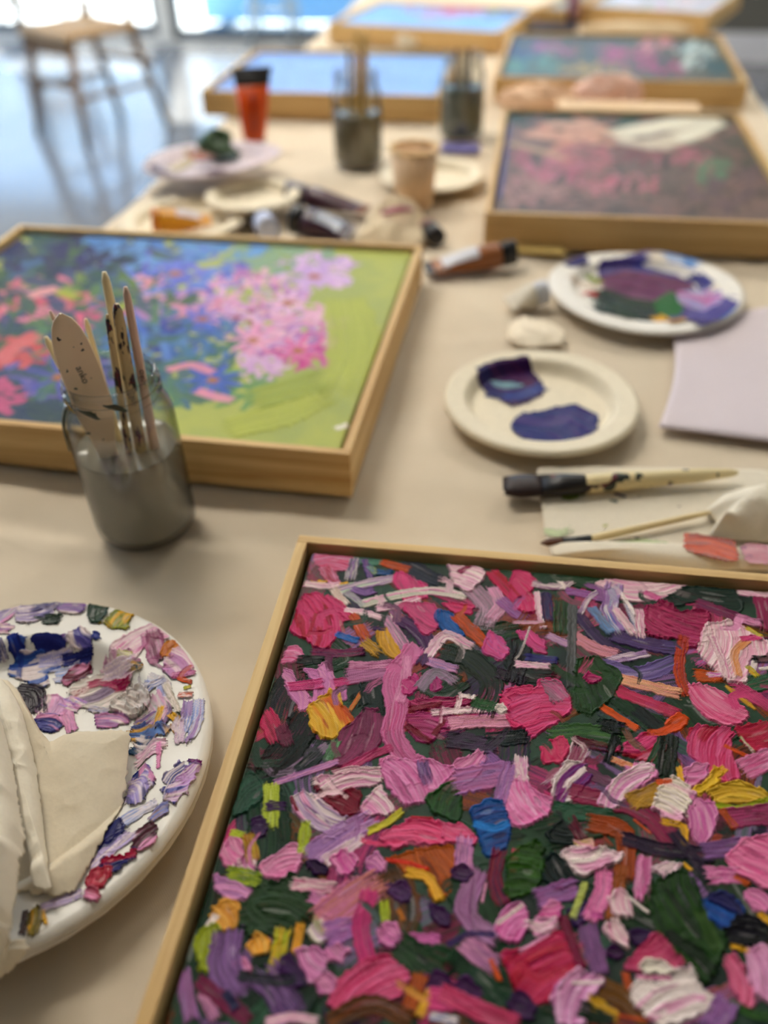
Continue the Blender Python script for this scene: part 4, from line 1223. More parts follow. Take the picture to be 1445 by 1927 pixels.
def plate_paint(t, R, z, text, tiles, centre_z, cell, mat, wobble=0.0, seed=0, Mi=None, rich=0):
    P = Paint(-R, -R, R, R, cell)
    Mi = Mi or t.matrix_basis.inverted()
    def uv(px, py):
        zz = centre_z
        for _ in range(3):
            q = Mi @ wpt(px, py, zz); r = math.hypot(q.x, q.y)
            zz = (Mi.inverted() @ Vector((q.x, q.y, float(z(min(r, R)))))).z - T
        return (q.x, q.y)
    P.run(text, tiles, uv, rich=rich)
    X, Y = P.grid(0, 0, P.nx, P.ny); rr = np.hypot(X, Y)
    P.a[rr > R * .985] = 0
    P.to_mesh('paint', mat, t, lambda X_, Y_: z(np.hypot(X_, Y_)) + .00022, .35)

def fit_circle(pts, z):
    A = np.array([[p.x, p.y, 1] for p in (wpt(*q, z) for q in pts)]); b = (A[:, 0] ** 2 + A[:, 1] ** 2)
    s = np.linalg.lstsq(A, b, rcond=None)[0]; c = s[:2] / 2
    return c, math.sqrt(s[2] + c @ c)

# near plate, a stack of two on the cloth
NEAR_C, NEAR_R = (-.2972, .2574), .1319
zn = plate_profile(NEAR_R, .015, NEAR_R * .62, NEAR_R * .76)
def near_plate(label, lift, turn, painted):
    t = thing('paper_plate', label, 'plate', (NEAR_C[0], NEAR_C[1], T + lift), turn, 'large white paper plates in the near left corner')
    bpy.context.view_layer.update()
    plate_mesh('plate_body', NEAR_R, zn, .0011, M_PLATE, t, 36)
    if painted: plate_paint(t, NEAR_R, zn, PLATE_PAINT, TILES, .012, .00055, M_WET, rich=2)
    return t
near_plate('lower white paper plate of the near left stack, only its bare rim showing', .0008, .05, False)
near_plate('large white paper plate daubed with blue, pink and white paint, near left', .0056, 0.0, True)

# pulp plate with two puddles
SM_C, SM_R = fit_circle([(835, 742), (1197, 745), (1016, 662), (1014, 858)], .013)
def small_prof(R): return plate_profile(R, .0125, R * .68, R * .80)
zs = small_prof(SM_R)
t = thing('paper_plate', 'cream pulp plate with one plum and one navy puddle of paint', 'plate', (SM_C[0], SM_C[1], T + .001)); bpy.context.view_layer.update()
plate_mesh('plate_body', SM_R, zs, .0022, M_BAGASSE, t)
plate_paint(t, SM_R, zs, BLOB_PAINT, TILES, .006, .0008, M_WET)

# big palette plate, warped by wet paint
PB_C, PB_R = fit_circle([(1042, 562), (1402, 575), (1200, 470), (1225, 612), (1100, 600), (1330, 618)], .016)
zb = plate_profile(PB_R, .010, PB_R * .66, PB_R * .78)
t = thing('paper_plate', 'paper plate smeared with purple, green and sky blue paint, before the brown painting', 'plate', (PB_C[0], PB_C[1], T + .003), 0); bpy.context.view_layer.update()
plate_mesh('plate_body', PB_R, zb, .0012, M_PLATE, t, 0, .02, 1.0)
plate_paint(t, PB_R * .99, zb, PALETTE_PAINT, TILES, .010, .0012, M_WET)

def plain_plate(label, px, py, R, mat, lift=.001, tilt=(0, 0), name='paper_plate', group=None, wob=0.0):
    c = wpt(px, py, .012)
    t = thing(name, label, 'plate', (c.x, c.y, T + lift), rot=(tilt[0], tilt[1], 0), group=group)
    bpy.context.view_layer.update()
    plate_mesh('plate_body', R, small_prof(R), .002, mat, t, 0, wob, px)
    return t
plain_plate('cream pulp plate partly hidden behind the paper cup', 812, 330, msize(94, 812, 330), M_BAGASSE)
PY = plain_plate('cream pulp plate holding the mustard yellow tube', 347, 412, msize(114, 347, 412), M_BAGASSE)
plain_plate('cream pulp plate under the messy palette plate, right of the mustard tube', 478, 384, msize(86, 478, 384), M_BAGASSE, .0145)
c = wpt(402, 312, .03)
t = thing('paper_plate', 'tilted messy plate with dark green paint, by the orange tube', 'plate', (c.x, c.y, T + .032), rot=(math.radians(-3), math.radians(-3), 0)); bpy.context.view_layer.update()
MR = msize(122, 402, 312); zm = plate_profile(MR, .010, MR * .62, MR * .76)
plate_mesh('plate_body', MR, zm, .0014, plain('smeared_plate', (196, 180, 184), .5, .4, .25, 14), t, 0, .02, 2.0)
plate_paint(t, MR, zm, """
M P 200.190.160,170.150.120 a0 | 350,330 480,270 600,290 620,380 500,440 380,420
M P 60.80.50,36.60.40 a20 h5 | 740,330 780,250 900,250 1000,300 960,360 800,390
M S 160.90.80,180.140.110 w60 d.1 | 640,310 720,340
M S 110.80.110,90.70.90 w50 d.1 | 700,470 900,470 1150,430
M S 170.130.150,lp w50 d.1 | 1150,360 1290,340
M S 70.50.50,100.70.80 w40 d.1 | 310,350 400,290 520,260
M S 90.60.90,120.100.120 w40 d.2 | 280,390 400,470 640,510
""", TILES, .03, .002, M_WET)
t = thing('painted_leaf_scrap', 'crumpled scrap of dark green paint on the messy plate', 'scrap', wpt(410, 291, .043)); 
V, F = [], []
for j in range(9):
    for i in range(24):
        a = 2 * math.pi * i / 24; f = j / 8 * math.pi
        rr = .030 * math.sin(f) * (1 + .35 * math.sin(3 * a + j) * .5)
        V.append((rr * math.cos(a), .8 * rr * math.sin(a), .016 * (1 - math.cos(f)) * (1 + .3 * math.sin(2 * a))))
for j in range(8):
    for i in range(24): F.append((j * 24 + i, j * 24 + (i + 1) % 24, (j + 1) * 24 + (i + 1) % 24, (j + 1) * 24 + i))
mesh('scrap_body', V, F, plain('leaf_paint', (58, 84, 52), .4, .5, .3, 60), t)

# ------------------------------------------------------------------ jars
def jar(label, base, rad, hgt, level, water, drip=False, seal=True):
    t = thing('glass_jar', label, 'jar', (base.x, base.y, T + .001))
    r, h = rad, hgt
    neck = r * .83
    out = [(0.0001, 0.0), (r * .80, 0.0), (r * .93, h * .012), (r * .985, h * .04), (r, h * .09), (r, h * .70), (r * .985, h * .75), (r * .95, h * .795), (r * .88, h * .835),
           (neck * 1.0, h * .862), (neck * .985, h * .872), (neck * 1.06, h * .883), (neck * 1.06, h * .895), (neck * .99, h * .900), (neck * .985, h * .925),
           (neck * 1.055, h * .932), (neck * 1.055, h * .946), (neck * .985, h * .952), (neck * .985, h * .968), (neck * 1.01, h * .982), (neck * 1.0, h * .996), (neck * .965, h)]
    inn = [(neck * .93, h * .99), (neck * .92, h * .90), (neck * .93, h * .865), (r * .83, h * .83), (r * .90, h * .79), (r * .94, h * .74), (r * .953, h * .70), (r * .953, h * .09), (r * .93, h * .05), (r * .85, h * .032), (0.0001, h * .032)]
    lathe('jar_body', out + inn, M_GLASS, t, 96)
    w = r * .950
    liq = [(0.0001, h * .034), (r * .84, h * .034), (r * .925, h * .052), (w, h * .09), (w, h * level), (w - .0006, h * level + .0012), (w - .002, h * level + .0003), (0.0001, h * level)]
    o = lathe('paint_water', liq, water, t, 96); o['label'] = 'cloudy grey rinse water'
    return t
M_GREYW = plain('grey_water', (156, 150, 136), .10, .4, .03, 12)
M_OLIVEW = plain('olive_water', (120, 112, 86), .12, .5, .05, 12)
M_GREENW = plain('grey_green_water', (92, 104, 98), .12, .5, .05, 12)
J1 = wpt(279, 985); JR, JH = .0425, .150
j1 = jar('glass jar of grey water and brushes in front of the blue and lilac painting', J1, JR, JH, .55, M_GREYW)
# green drip on the shoulder and dried smears on the neck
def smear(name, parent, a0, z0, z1, w0, w1, rfun, mat, n=14, bend=.3):
    V, F = [], []
    for i in range(n + 1):
        f = i / n; z = z0 + (z1 - z0) * f; w = (w0 + (w1 - w0) * f) * (.6 + .4 * math.sin(math.pi * min(1, f + .2)))
        r = rfun(z) + .0006
        for k in (-1, -.5, 0, .5, 1):
            a = a0 + bend * f + k * w
            V.append(((r + .0008 * (1 - k * k)) * math.cos(a), (r + .0008 * (1 - k * k)) * math.sin(a), z))
    for i in range(n):
        for k in range(4): F.append((i * 5 + k, i * 5 + k + 1, i * 5 + k + 6, i * 5 + k + 5))
    o = mesh(name, V, F, mat, parent); m = o.modifiers.new('thickness', 'SOLIDIFY'); m.thickness = .0006; m.offset = 0
    return o
def jr(z):
    f = z / JH
    for (a, ra), (b, rb) in zip([(0, .93), (.09, 1), (.70, 1), (.75, .985), (.795, .95), (.835, .88), (.862, .83), (1.0, .835)], [(.09, 1), (.70, 1), (.75, .985), (.795, .95), (.835, .88), (.862, .83), (1.0, .835), (2, .83)]):
        if a <= f <= b: return JR * (ra + (rb - ra) * (f - a) / (b - a))
    return JR
M_DRIP = plain('dried_green_paint', (62, 70, 52), .4, .5, .1)
smear('paint_drip', j1, math.radians(207), JH * .86, JH * .60, .16, .03, jr, M_DRIP, bend=.1)
smear('paint_smear', j1, math.radians(292), JH * .955, JH * .90, .14, .10, jr, M_DRIP)
smear('paint_smear', j1, math.radians(258), JH * .92, JH * .875, .20, .12, jr, M_DRIP)
smear('paint_smear', j1, math.radians(226), JH * .92, JH * .885, .05, .04, jr, plain('dried_ochre', (190, 150, 50), .4))

def on_plane(px, py, base, off=0.0):
    """where the sight line through a photo position meets the upright plane facing the camera through base"""
    c = Vector((0, 0, T + HC)); d = wpt(px, py, 0) - c
    n = Vector((base.x, base.y, 0)).normalized(); q = Vector((base.x, base.y, 0)) + n * off
    return c + d * (n.dot(q - c) / n.dot(d))
def stick_from(tip_px, tip_z, foot, rad0, rad1, mat, label, cat='brush', name='paint_brush', prof=None, group=None, text=None):
    """a handle whose upper end stands over a photo position at height tip_z, foot inside the jar"""
    b = Vector(foot); a = on_plane(*tip_px, b, tip_z)
    t = thing(name, label, cat, b, group=group)
    d = a - b
    prof = prof or [(0, rad0 * .9), (.15, rad0), (.5, (rad0 * 1.1 + rad1) / 2), (.85, rad1 * 1.05), (.97, rad1 * .9), (1.0, rad1 * .45)]
    rod('handle', [(d * f, r) for f, r in prof], mat, t)
    if text:
        f, sz = text; dd = d.normalized(); cam = Vector((0, 0, T + HC))
        p = b + d * f; n = (cam - p); n = (n - dd * n.dot(dd)).normalized(); s = dd.cross(n)
        rr = rad0 + (rad1 - rad0) * f
        Mx = Matrix((dd, n.cross(dd), n)).transposed().to_4x4(); Mx.translation = d * f + n * (rr + .0003)
        text_mesh('printed_word', 'anko', sz, M_BLACK, t, Mx)
    return t, d
HB = lambda n, c, am=.60, sc=150, st=(1, 1, .3): speckled(n, c, [(40, 22, 34), (34, 44, 34), (96, 30, 40), (60, 40, 60)], sc, am, .45, stretch=st)
M_H1 = HB('spattered_handle', (226, 208, 160), .56); M_H2 = HB('clean_handle', (236, 216, 168), .70); M_H3 = HB('dark_handle', (204, 180, 130), .545, 210)
M_H4 = HB('pinkish_handle', (224, 188, 164), .66)
jb = lambda dx, dy, z=.012: Vector((J1.x + dx, J1.y + dy, T + z))
G1 = 'brushes standing in the nearest jar'
stick_from((196, 512), .014, jb(.006, .004), .0044, .0034, M_H2, 'tallest pale wooden brush in the nearest jar', group=G1)
stick_from((219, 572), .004, jb(.010, -.008), .0046, .0042, M_H3, 'thick brush with handle crusted in black and red paint, nearest jar', group=G1, text=(.62, .007))
stick_from((236, 540), .006, jb(.021, -.003), .0042, .0030, M_H4, 'pinkish brush with a reddish tip and printed word, rightmost in the nearest jar', group=G1, text=(.66, .007))
stick_from((202, 592), -.004, jb(-.001, -.010), .0030, .0024, M_H3, 'thin brush streaked black, left of the thick crusted one', group=G1)
stick_from((161, 600), .008, jb(-.008, .004), .0029, .0021, M_H2, 'thin pale stick between the paddle and the crusted brushes', group=G1)
stick_from((86, 634), .008, jb(-.016, .010), .0034, .0028, M_H2, 'pale stick leaning out to the left behind the paddle', group=G1)
stick_from((94, 585), .016, jb(-.010, .018), .0030, .0018, M_H4, 'reddish brush tip peeking up behind the paddle', group=G1)
# paddle-shaped palette knife
b = jb(-.008, -.016, .020); a = on_plane(122, 588, b, -.002)
t = thing('palette_knife', 'beige paddle-shaped palette knife with printed word, in the nearest jar', 'palette knife', b)
d = a - b; dd = d.normalized(); cam = Vector((0, 0, T + HC)); n = cam - (a + b) / 2; n = (n - dd * n.dot(dd)).normalized(); s = dd.cross(n); L = d.length
V, F = [], []; NS = 40
for i in range(NS + 1):
    f = i / NS
    if f < .35: w = .0075
    elif f < .60: w = .0075 + .0068 * float(sstep(.35, .60, f))
    else: w = .0143 * math.sqrt(max(0.0, 1 - max(0, (f - .72) / .28) ** 2.4))
    if f == 1: w = .0006
    sk = .003 * float(sstep(.55, 1, f))
    for (k, e) in ((-1, 0), (-.92, 1), (0, 1.25), (.92, 1), (1, 0), (.92, -1), (0, -1.25), (-.92, -1)):
        V.append(d * f + s * (w * k - sk) + n * (.0011 * e))
for i in range(NS):
    for k in range(8): F.append((i * 8 + k, i * 8 + (k + 1) % 8, (i + 1) * 8 + (k + 1) % 8, (i + 1) * 8 + k))
F.append(tuple(range(8))); F.append(tuple(NS * 8 + k for k in range(7, -1, -1)))
o = mesh('blade', V, F, speckled('spattered_paddle', (242, 216, 182), [(52, 64, 42), (80, 60, 44), (40, 30, 34)], 150, .67, .4), t)
Mx = Matrix((-dd, (-n.cross(dd)), n)).transposed().to_4x4(); Mx.translation = d * .74 + n * .0016 + s * -.001
Mx = Mx @ Matrix.Rotation(math.radians(8), 4, 'Z')
text_mesh('printed_word', 'anko', .0075, M_BLACK, t, Mx)

# two jars further down the table
J2 = wpt(675, 308); j2 = jar('glass jar of olive water with a bunch of yellow handles, mid table', J2, msize(41, 675, 250), .150, .56, M_OLIVEW)
M_YH = plain('yellow_handle', (206, 170, 90), .45, .4, .12, 60)
G2 = 'brushes in the olive water jar'
for (px, py, z, dx, dy, r, m, lb) in ((686, 62, -.002, .011, -.002, .0066, M_YH, 'thick yellow brush handle in the olive water jar, rightmost'), (671, 58, .008, -.003, .008, .0062, M_YH, 'thick yellow brush handle in the olive water jar, middle one'),
                               (655, 84, -.004, -.012, -.004, .0044, M_H3, 'dark spattered brush in the olive water jar, leftmost')):
    stick_from((px, py), z, (J2.x + dx, J2.y + dy, T + .012), r, r * .8, m, lb, group=G2)
J3 = wpt(867, 254); j3 = jar('glass jar of grey green water with dark brushes, furthest of three', J3, msize(37, 867, 200), .140, .60, M_GREENW)
G3 = 'brushes in the grey green water jar'
M_DKH = plain('dark_brush_handle', (74, 46, 40), .4, .5, .3, 60)
for (px, py, z, dx, dy, r, m, lb) in ((859, 92, -.002, -.010, -.002, .0052, M_DKH, 'dark brown brush in the furthest jar, left one'), (884, 92, -.002, .011, -.001, .0052, plain('navy_handle', (60, 66, 84), .4, .5, .2), 'blue grey brush in the furthest jar, right one'),
                               (872, 100, .008, .001, .009, .0046, M_H3, 'spattered wooden brush in the furthest jar, between the other two')):
    stick_from((px, py), z, (J3.x + dx, J3.y + dy, T + .012), r, r * .8, m, lb, group=G3)

# ------------------------------------------------------------------ loose brushes on the paper towel
def brush_lying(label, tip, bend, end, w_tip, w_fer, w_h, w_end, z, mat_h, mat_f, mat_b, flat=.45):
    A, B, C = wpt(*tip, z[0]), wpt(*bend, z[1]), wpt(*end, z[2])
    t = thing('paint_brush', label, 'brush', B)
    r = lambda px, q: msize(px, *q) / 2
    bl = A - B; hd = C - B
    fb = [(0, w_fer * .95), (.35, w_fer * 1.02), (.7, w_fer * 1.06), (.92, w_tip), (1, w_tip * (.92 if flat < .6 else .55))]
    ux = bl * .55
    o = rod('bristles', [(ux + (bl - ux) * f, r(w, tip)) for f, w in fb], mat_b, t, 24, [flat] * 5)
    if flat < .6:
        rnd = random.Random(8); ext = bl.normalized()
        nv = len(o.data.vertices)
        for q in range(nv - 48, nv):
            vv = o.data.vertices[q]; vv.co = vv.co + ext * rnd.uniform(-.002, .007) * (1 if q >= nv - 24 else .5)
    rod('ferrule', [(hd * -.0 + ux * f, r(w, bend)) for f, w in ((0, w_h), (.08, w_h * 1.05), (.5, (w_h + w_fer) / 2), (1.04, w_fer))], mat_f, t, 24, [1, 1, .8, flat])
    rod('handle', [(hd * f, r(w, bend)) for f, w in ((-.01, w_h * .96), (.06, w_h * 1.0), (.2, w_h * 1.02), (.45, w_h * .86), (.75, (w_h + w_end) * .5), (.96, w_end), (1, w_end * .5))], mat_h, t, 20)
    return t
M_HAIR = plain('paint_soaked_hair', (36, 15, 12), .45, .4, .3, 200, bump=.0006)
brush_lying('broad flat brush crusted with dark paint, lying across the paper towel', (958, 915), (1100, 911), (1388, 889), 54, 58, 36, 15, (.010, .012, .014),
            HB('lying_handle', (226, 208, 158), .60, 70, (1, 1, 1)), speckled('crusted_ferrule', (22, 18, 18), [(90, 40, 30), (40, 56, 34), (120, 60, 40)], 90, .62, .4), M_HAIR)
brush_lying('small pointed brush with black ferrule, lying nearer the painting', (1017, 1022), (1112, 1014), (1336, 964), 7, 15, 15, 10, (.008, .0085, .011),
            HB('small_handle', (226, 204, 152), .68, 60, (1, 1, 1)), M_FERRULE, plain('brown_hair', (92, 54, 34), .5, .4, .2, 200), .8)

# ------------------------------------------------------------------ sheets and tissues
def sheet(name, px_pts, zfun, mat, parent=None, nr=26, nt=144, th=.0004, zguess=.002, smooth_it=2, label=None, cat=None, group=None, ragged=.0, seed=0):
    """a soft sheet with a free outline: rings shrink from the outline to its middle"""
    pts = np.array([wpt(x, y, zguess)[:2] for x, y in px_pts]); n = len(pts)
    E = []
    for i in range(n):
        a, b, c, d = pts[i - 1], pts[i], pts[(i + 1) % n], pts[(i + 2) % n]
        for t in np.linspace(0, 1, max(3, nt // n), endpoint=False):
            cr = .5 * (2 * b + (c - a) * t + (2 * a - 5 * b + 4 * c - d) * t * t + (3 * b - a - 3 * c + d) * t ** 3)
            E.append(cr * .5 + (b + (c - b) * t) * .5)
    E = np.array(E); m = len(E); c = E.mean(0)
    V = []; F = []
    for j in range(nr + 1):
        f = 1 - j / nr
        for i in range(m):
            p = c + (E[i] - c) * f
            if ragged and j == 0: p = p + ragged * (vnoise(i * .5, 0, seed) - .5) * (E[i] - c) / (np.hypot(*(E[i] - c)) + 1e-9)
            V.append([p[0], p[1], f])
    V = np.array(V); z = zfun(V[:, 0] - c[0], V[:, 1] - c[1], V[:, 2])
    W = [(v[0] - c[0], v[1] - c[1], float(zz)) for v, zz in zip(V, z)]
    for j in range(nr):
        for i in range(m):
            k = (i + 1) % m
            F.append((j * m + i, j * m + k, (j + 1) * m + k, (j + 1) * m + i))
    me_loc = (c[0], c[1], T)
    o = mesh(name, W, F, mat, parent, True, me_loc)
    bm = bmesh.new(); bm.from_mesh(o.data); bmesh.ops.remove_doubles(bm, verts=bm.verts, dist=1e-6); bmesh.ops.recalc_face_normals(bm, faces=bm.faces); bm.to_mesh(o.data); bm.free()
    mo = o.modifiers.new('thickness', 'SOLIDIFY'); mo.thickness = th; mo.offset = 0
    if label: tag(o, label, cat, group)
    return o
def ridged(x, y, f, seed): return 1 - np.abs(2 * fbm(x * f, y * f, seed, 3) - 1)

# paper towel under the brushes, its near edge folded up
tow = sheet('paper_towel', [(1012, 884), (1120, 880), (1300, 884), (1460, 892), (1480, 1000), (1470, 1048), (1300, 1040), (1130, 1036), (1035, 1036), (1020, 960)],
      lambda x, y, f: .0022 + .0016 * fbm(x * 30, y * 30, 3), M_TISSUE, label='flat cream paper towel under the two lying brushes', cat='paper towel', th=.0008)
# stains on the towel
def flat_paint(name, text, tiles, z, area, parent, cell=.0009, mat=None, zf=None, origin=None):
    o = origin or wpt(*area[0], z)
    pts = [wpt(*p, z) - o for p in area]
    P = Paint(min(p.x for p in pts), min(p.y for p in pts), max(p.x for p in pts), max(p.y for p in pts), cell)
    P.run(text, tiles, lambda a, b: tuple((wpt(a, b, z) - o)[:2]), relief=.4)
    ob = P.to_mesh(name, mat or M_WET, parent, (lambda X, Y: zf(X, Y) if zf else 0 * X), .4)
    return ob, o
E2 = """
L S 130.150.70,170.180.120 w46 d.5 h.3 | 340,215 400,215 460,190
L S 80.40.90,pu w26 d.2 h.3 | 620,195 650,205 680,215
L S 90.110.100 w24 d.4 h.3 | 600,235 640,240
L S pu w14 d.2 h.3 | 740,208 760,212
L S 200.210.170 w60 d.6 h.2 | 250,400 320,410 400,380
L S 190.206.150,210.220.180 w50 d.55 h.2 | 600,470 780,455 960,480
L S pu w20 d.2 h.3 | 725,437 755,440
L S 206.206.140 w24 d.5 h.2 | 560,370 590,365
L S 120.80.70 w14 d.5 h.2 | 960,268 990,262
"""
def stains(text, z, area, parent, dz):
    for ln in text.strip().splitlines():
        so, org = flat_paint('paint_stain', ln, TILES, z, area, None)
        so.parent = parent; so.location = Vector((org.x, org.y, T + z + dz)) - parent.location
stains(E2, .0042, [(1010, 1062), (1300, 880), (1020, 880), (1300, 1062)], tow, 0)
fold = sheet('folded_paper_towel', [(1038, 1022), (1100, 1020), (1290, 1026), (1480, 1040), (1490, 1070), (1300, 1068), (1130, 1048), (1042, 1044)],
      lambda x, y, f: .0065 + .0075 * (1 - f ** 3) + .0010 * fbm(x * 40, y * 40, 8), M_TISSUE, label='folded white paper towel strip along the near frame, stained orange', cat='paper towel', th=.0008, zguess=.008)
E3 = """
L P 206.84.12,184.60.10,140.44.16 a8 h.5 | 992,420 1010,408 1120,430 1270,455 1282,560 1200,562 1080,530 990,500
L S 190.70.50 w30 d.2 h.3 | 1000,420 1060,430
L P 190.120.140,206.160.170 a0 h.3 d.2 | 1300,480 1360,470 1460,480 1460,580 1320,570
L S 130.60.110,150.80.120 w50 d.3 h.3 | 1310,490 1340,540
"""
stains(E3, .0150, [(1270, 1075), (1470, 990), (1270, 990), (1470, 1075)], fold, .0008)
sheet('crumpled_tissue', [(1330, 950), (1350, 932), (1400, 922), (1490, 915), (1510, 990), (1440, 1006), (1370, 1000), (1338, 996), (1352, 968)],
      lambda x, y, f: .006 + .026 * (1 - f ** 2.2) * (.5 + .8 * ridged(x, y, 20, 4) ** 2) + .003 * fbm(x * 60, y * 60, 2), M_TISSUE, label='crumpled beige tissue at the right edge, by the small brush tip', cat='tissue', zguess=.016)
# lilac paper
pap = thing('paper_sheet', 'pale lilac sheet of paper at the right edge under the palette plate', 'paper', wpt(1400, 720, 0))
A = [wpt(*p, .001) - pap.location for p in ((1238, 806), (1560, 848), (1560, 560), (1262, 612))]
bm = bmesh.new()
NX = 24
g = [[None] * (NX + 1) for _ in range(NX + 1)]
for j in range(NX + 1):
    for i in range(NX + 1):
        u, v = i / NX, j / NX
        p = A[0] * (1 - u) * (1 - v) + A[1] * u * (1 - v) + A[2] * u * v + A[3] * (1 - u) * v
        p.x += .010 * math.sin(math.pi * v) * (1 - u); p.z = .0012 + .0012 * float(fbm(p.x * 14, p.y * 14, 2))
        g[j][i] = bm.verts.new(p)
for j in range(NX):
    for i in range(NX): bm.faces.new((g[j][i], g[j][i + 1], g[j + 1][i + 1], g[j + 1][i]))
o = bm_obj('sheet', bm, plain('lilac_paper', (222, 210, 216), .8, .2, .02, 8), pap, True)
m = o.modifiers.new('thickness', 'SOLIDIFY'); m.thickness = .0012; m.offset = 1
# tissue ball by the white tube, tissue by the cup, peach tissue, and far ones
def ball(label, px, py, wpx, hgt, seed, mat=None, asp=1.0, name='crumpled_tissue', cat='tissue', group=None):
    c = wpt(px, py, 0); r = msize(wpx, px, py) / 2
    V, F = [], []; n, m = 90, 44
    for j in range(m + 1):
        th = math.pi * j / m
        for i in range(n):
            a = 2 * math.pi * i / n; x, y, z = math.sin(th) * math.cos(a), math.sin(th) * math.sin(a), math.cos(th)
            k = .42 + .85 * float(ridged(x + z * .6, y - z * .5, 1.3, seed)) + .35 * float(ridged(x - z * .4, y + z * .7, 3.1, seed + 4)) - .12
            V.append((r * x * k, r * asp * y * k, max(.0008, hgt * (.5 + .5 * z * k))))
    for j in range(m):
        for i in range(n): F.append((j * n + i, j * n + (i + 1) % n, (j + 1) * n + (i + 1) % n, (j + 1) * n + i))
    o = mesh(name, V, F, mat or M_TISSUE, None, True, (c.x, c.y, T + .0008))
    return tag(o, label, cat, group)
sheet('crumpled_tissue', [(955, 628), (962, 604), (985, 592), (1012, 598), (1040, 604), (1062, 622), (1058, 642), (1030, 646), (1000, 650), (972, 644)],
      lambda x, y, f: .002 + .013 * (1 - f ** 2) * (.25 + 1.1 * fbm(x * 38 + y * 20, y * 46, 14, 3) ** 1.5) + .003 * fbm(x * 80, y * 80, 2), speckled('speck_tissue', (244, 230, 206), [(90, 70, 60), (120, 100, 90)], 60, .76, .9), label='small crumpled tissue with a dark speck, by the rim of the two-puddle plate', cat='tissue', zguess=.006, nr=30)
TIS = sheet('crumpled_tissue', [(672, 456), (682, 424), (712, 398), (752, 384), (790, 392), (806, 420), (800, 452), (760, 462), (715, 466)],
      lambda x, y, f: .004 + .034 * (1 - f ** 2.2) * (.35 + .9 * ridged(x, y, 17, 24) ** 2) + .003 * fbm(x * 60, y * 60, 2), tissue_mat('yellowed_tissue', (240, 222, 190), .2), label='crumpled tissue with a magenta stain in front of the paper cup', cat='tissue', zguess=.008, nr=36)
def ball_at(label, x, y, r, hgt, seed, mat, asp):
    o = ball(label, 700, 700, 10, hgt, seed, mat, asp); o.location = (x, y, T + .0008); k = r / (msize(10, 700, 700) / 2); o.scale = (k, k, 1); return o
ball_at('peach stained tissue between the brown and the teal painting', wpt(1142, 178, .03).x, 1.865, .050, .062, 11, tissue_mat('peach_tissue', (250, 218, 202), .3), .55)
ball_at('low orange and pink stained tissue left of the peach one', wpt(1015, 190, .02).x, 1.85, .060, .045, 12, speckled('peach_stain', (244, 206, 172), [(206, 110, 90), (216, 140, 90)], 14, .56, .9), .4)
ball('crumpled white tissue between the blue painting and the far blue one', 768, 90, 36, .028, 15, None, .5)
ball('crumpled tissue in front of the far lilac painting', 1190, 66, 150, .026, 17, tissue_mat('yellowed_tissue', (226, 208, 176), .2), .16)
# petal shaped magenta smear on the tissue
SM = wpt(748, 400, .034)
V = []; F = []
for i in range(13):
    f = i / 12; w = .0085 * math.sin(math.pi * (.1 + .85 * f)) ; x = -.022 + .044 * f
    V += [(x, w + x * .35, .004 * math.sin(3 * f)), (x, x * .35, .004 + .004 * math.sin(3 * f)), (x, -w + x * .35, .004 * math.sin(3 * f))]
for i in range(12):
    for k in range(2): F.append((i * 3 + k, i * 3 + k + 1, i * 3 + k + 4, i * 3 + k + 3))
o = mesh('paint_smear', V, F, plain('magenta_paint', (160, 30, 92), .35), TIS, True, SM - TIS.location); m = o.modifiers.new('thickness', 'SOLIDIFY'); m.thickness = .002
# white card strip behind the brown painting, blue-smeared paper under the far jar
def slab(name, label, cat, pts, h, mat, z=.001):
    c = wpt(*pts[0]); t = thing(name, label, cat, (c.x, c.y, T + z))
    bm = bmesh.new(); q = [wpt(*p) - c for p in pts]
    lo = [bm.verts.new((p.x, p.y, 0)) for p in q]; hi = [bm.verts.new((p.x, p.y, h)) for p in q]; n = len(q)
    bm.faces.new(list(reversed(lo))); bm.faces.new(hi)
    for i in range(n): bm.faces.new((lo[i], lo[(i + 1) % n], hi[(i + 1) % n], hi[i]))
    bm_obj('body', bm, mat, t, bevel=min(h * .2, .002)); return t
t = thing('cardboard_box', 'flat beige cardboard box lying behind the brown painting', 'box', (wpt(1050, 200, .034).x, 1.725, T + .001)); q = wpt(1310, 200, .034).x - t.location.x
box('body', 0, q, 0, .060, 0, .036, plain('beige_card', (226, 196, 158), .8), t, .002); box('lid', -.001, q + .001, -.001, .061, .0365, .040, plain('beige_card', (226, 196, 158), .8), t, .0008)
slab('paint_tray', 'low navy tray before the narrow far painting', 'tray', [(985, 66), (1083, 68), (1082, 56), (998, 55)], .018, plain('navy_tray', (22, 28, 50), .4))
slab('wooden_stick', 'flat yellowish wooden stick along the front of the brown painting', 'stick', [(968, 478), (1062, 484), (1064, 470), (972, 464)], .004, wood('stick_wood', (216, 190, 120), (190, 156, 84), 'x'))
slab('paper_scrap', 'small scrap of paper smeared violet, at the foot of the furthest jar', 'paper', [(826, 286), (900, 290), (905, 274), (832, 270)], .0015, plain('violet_smear', (110, 104, 160), .6, .4, .4, 40))

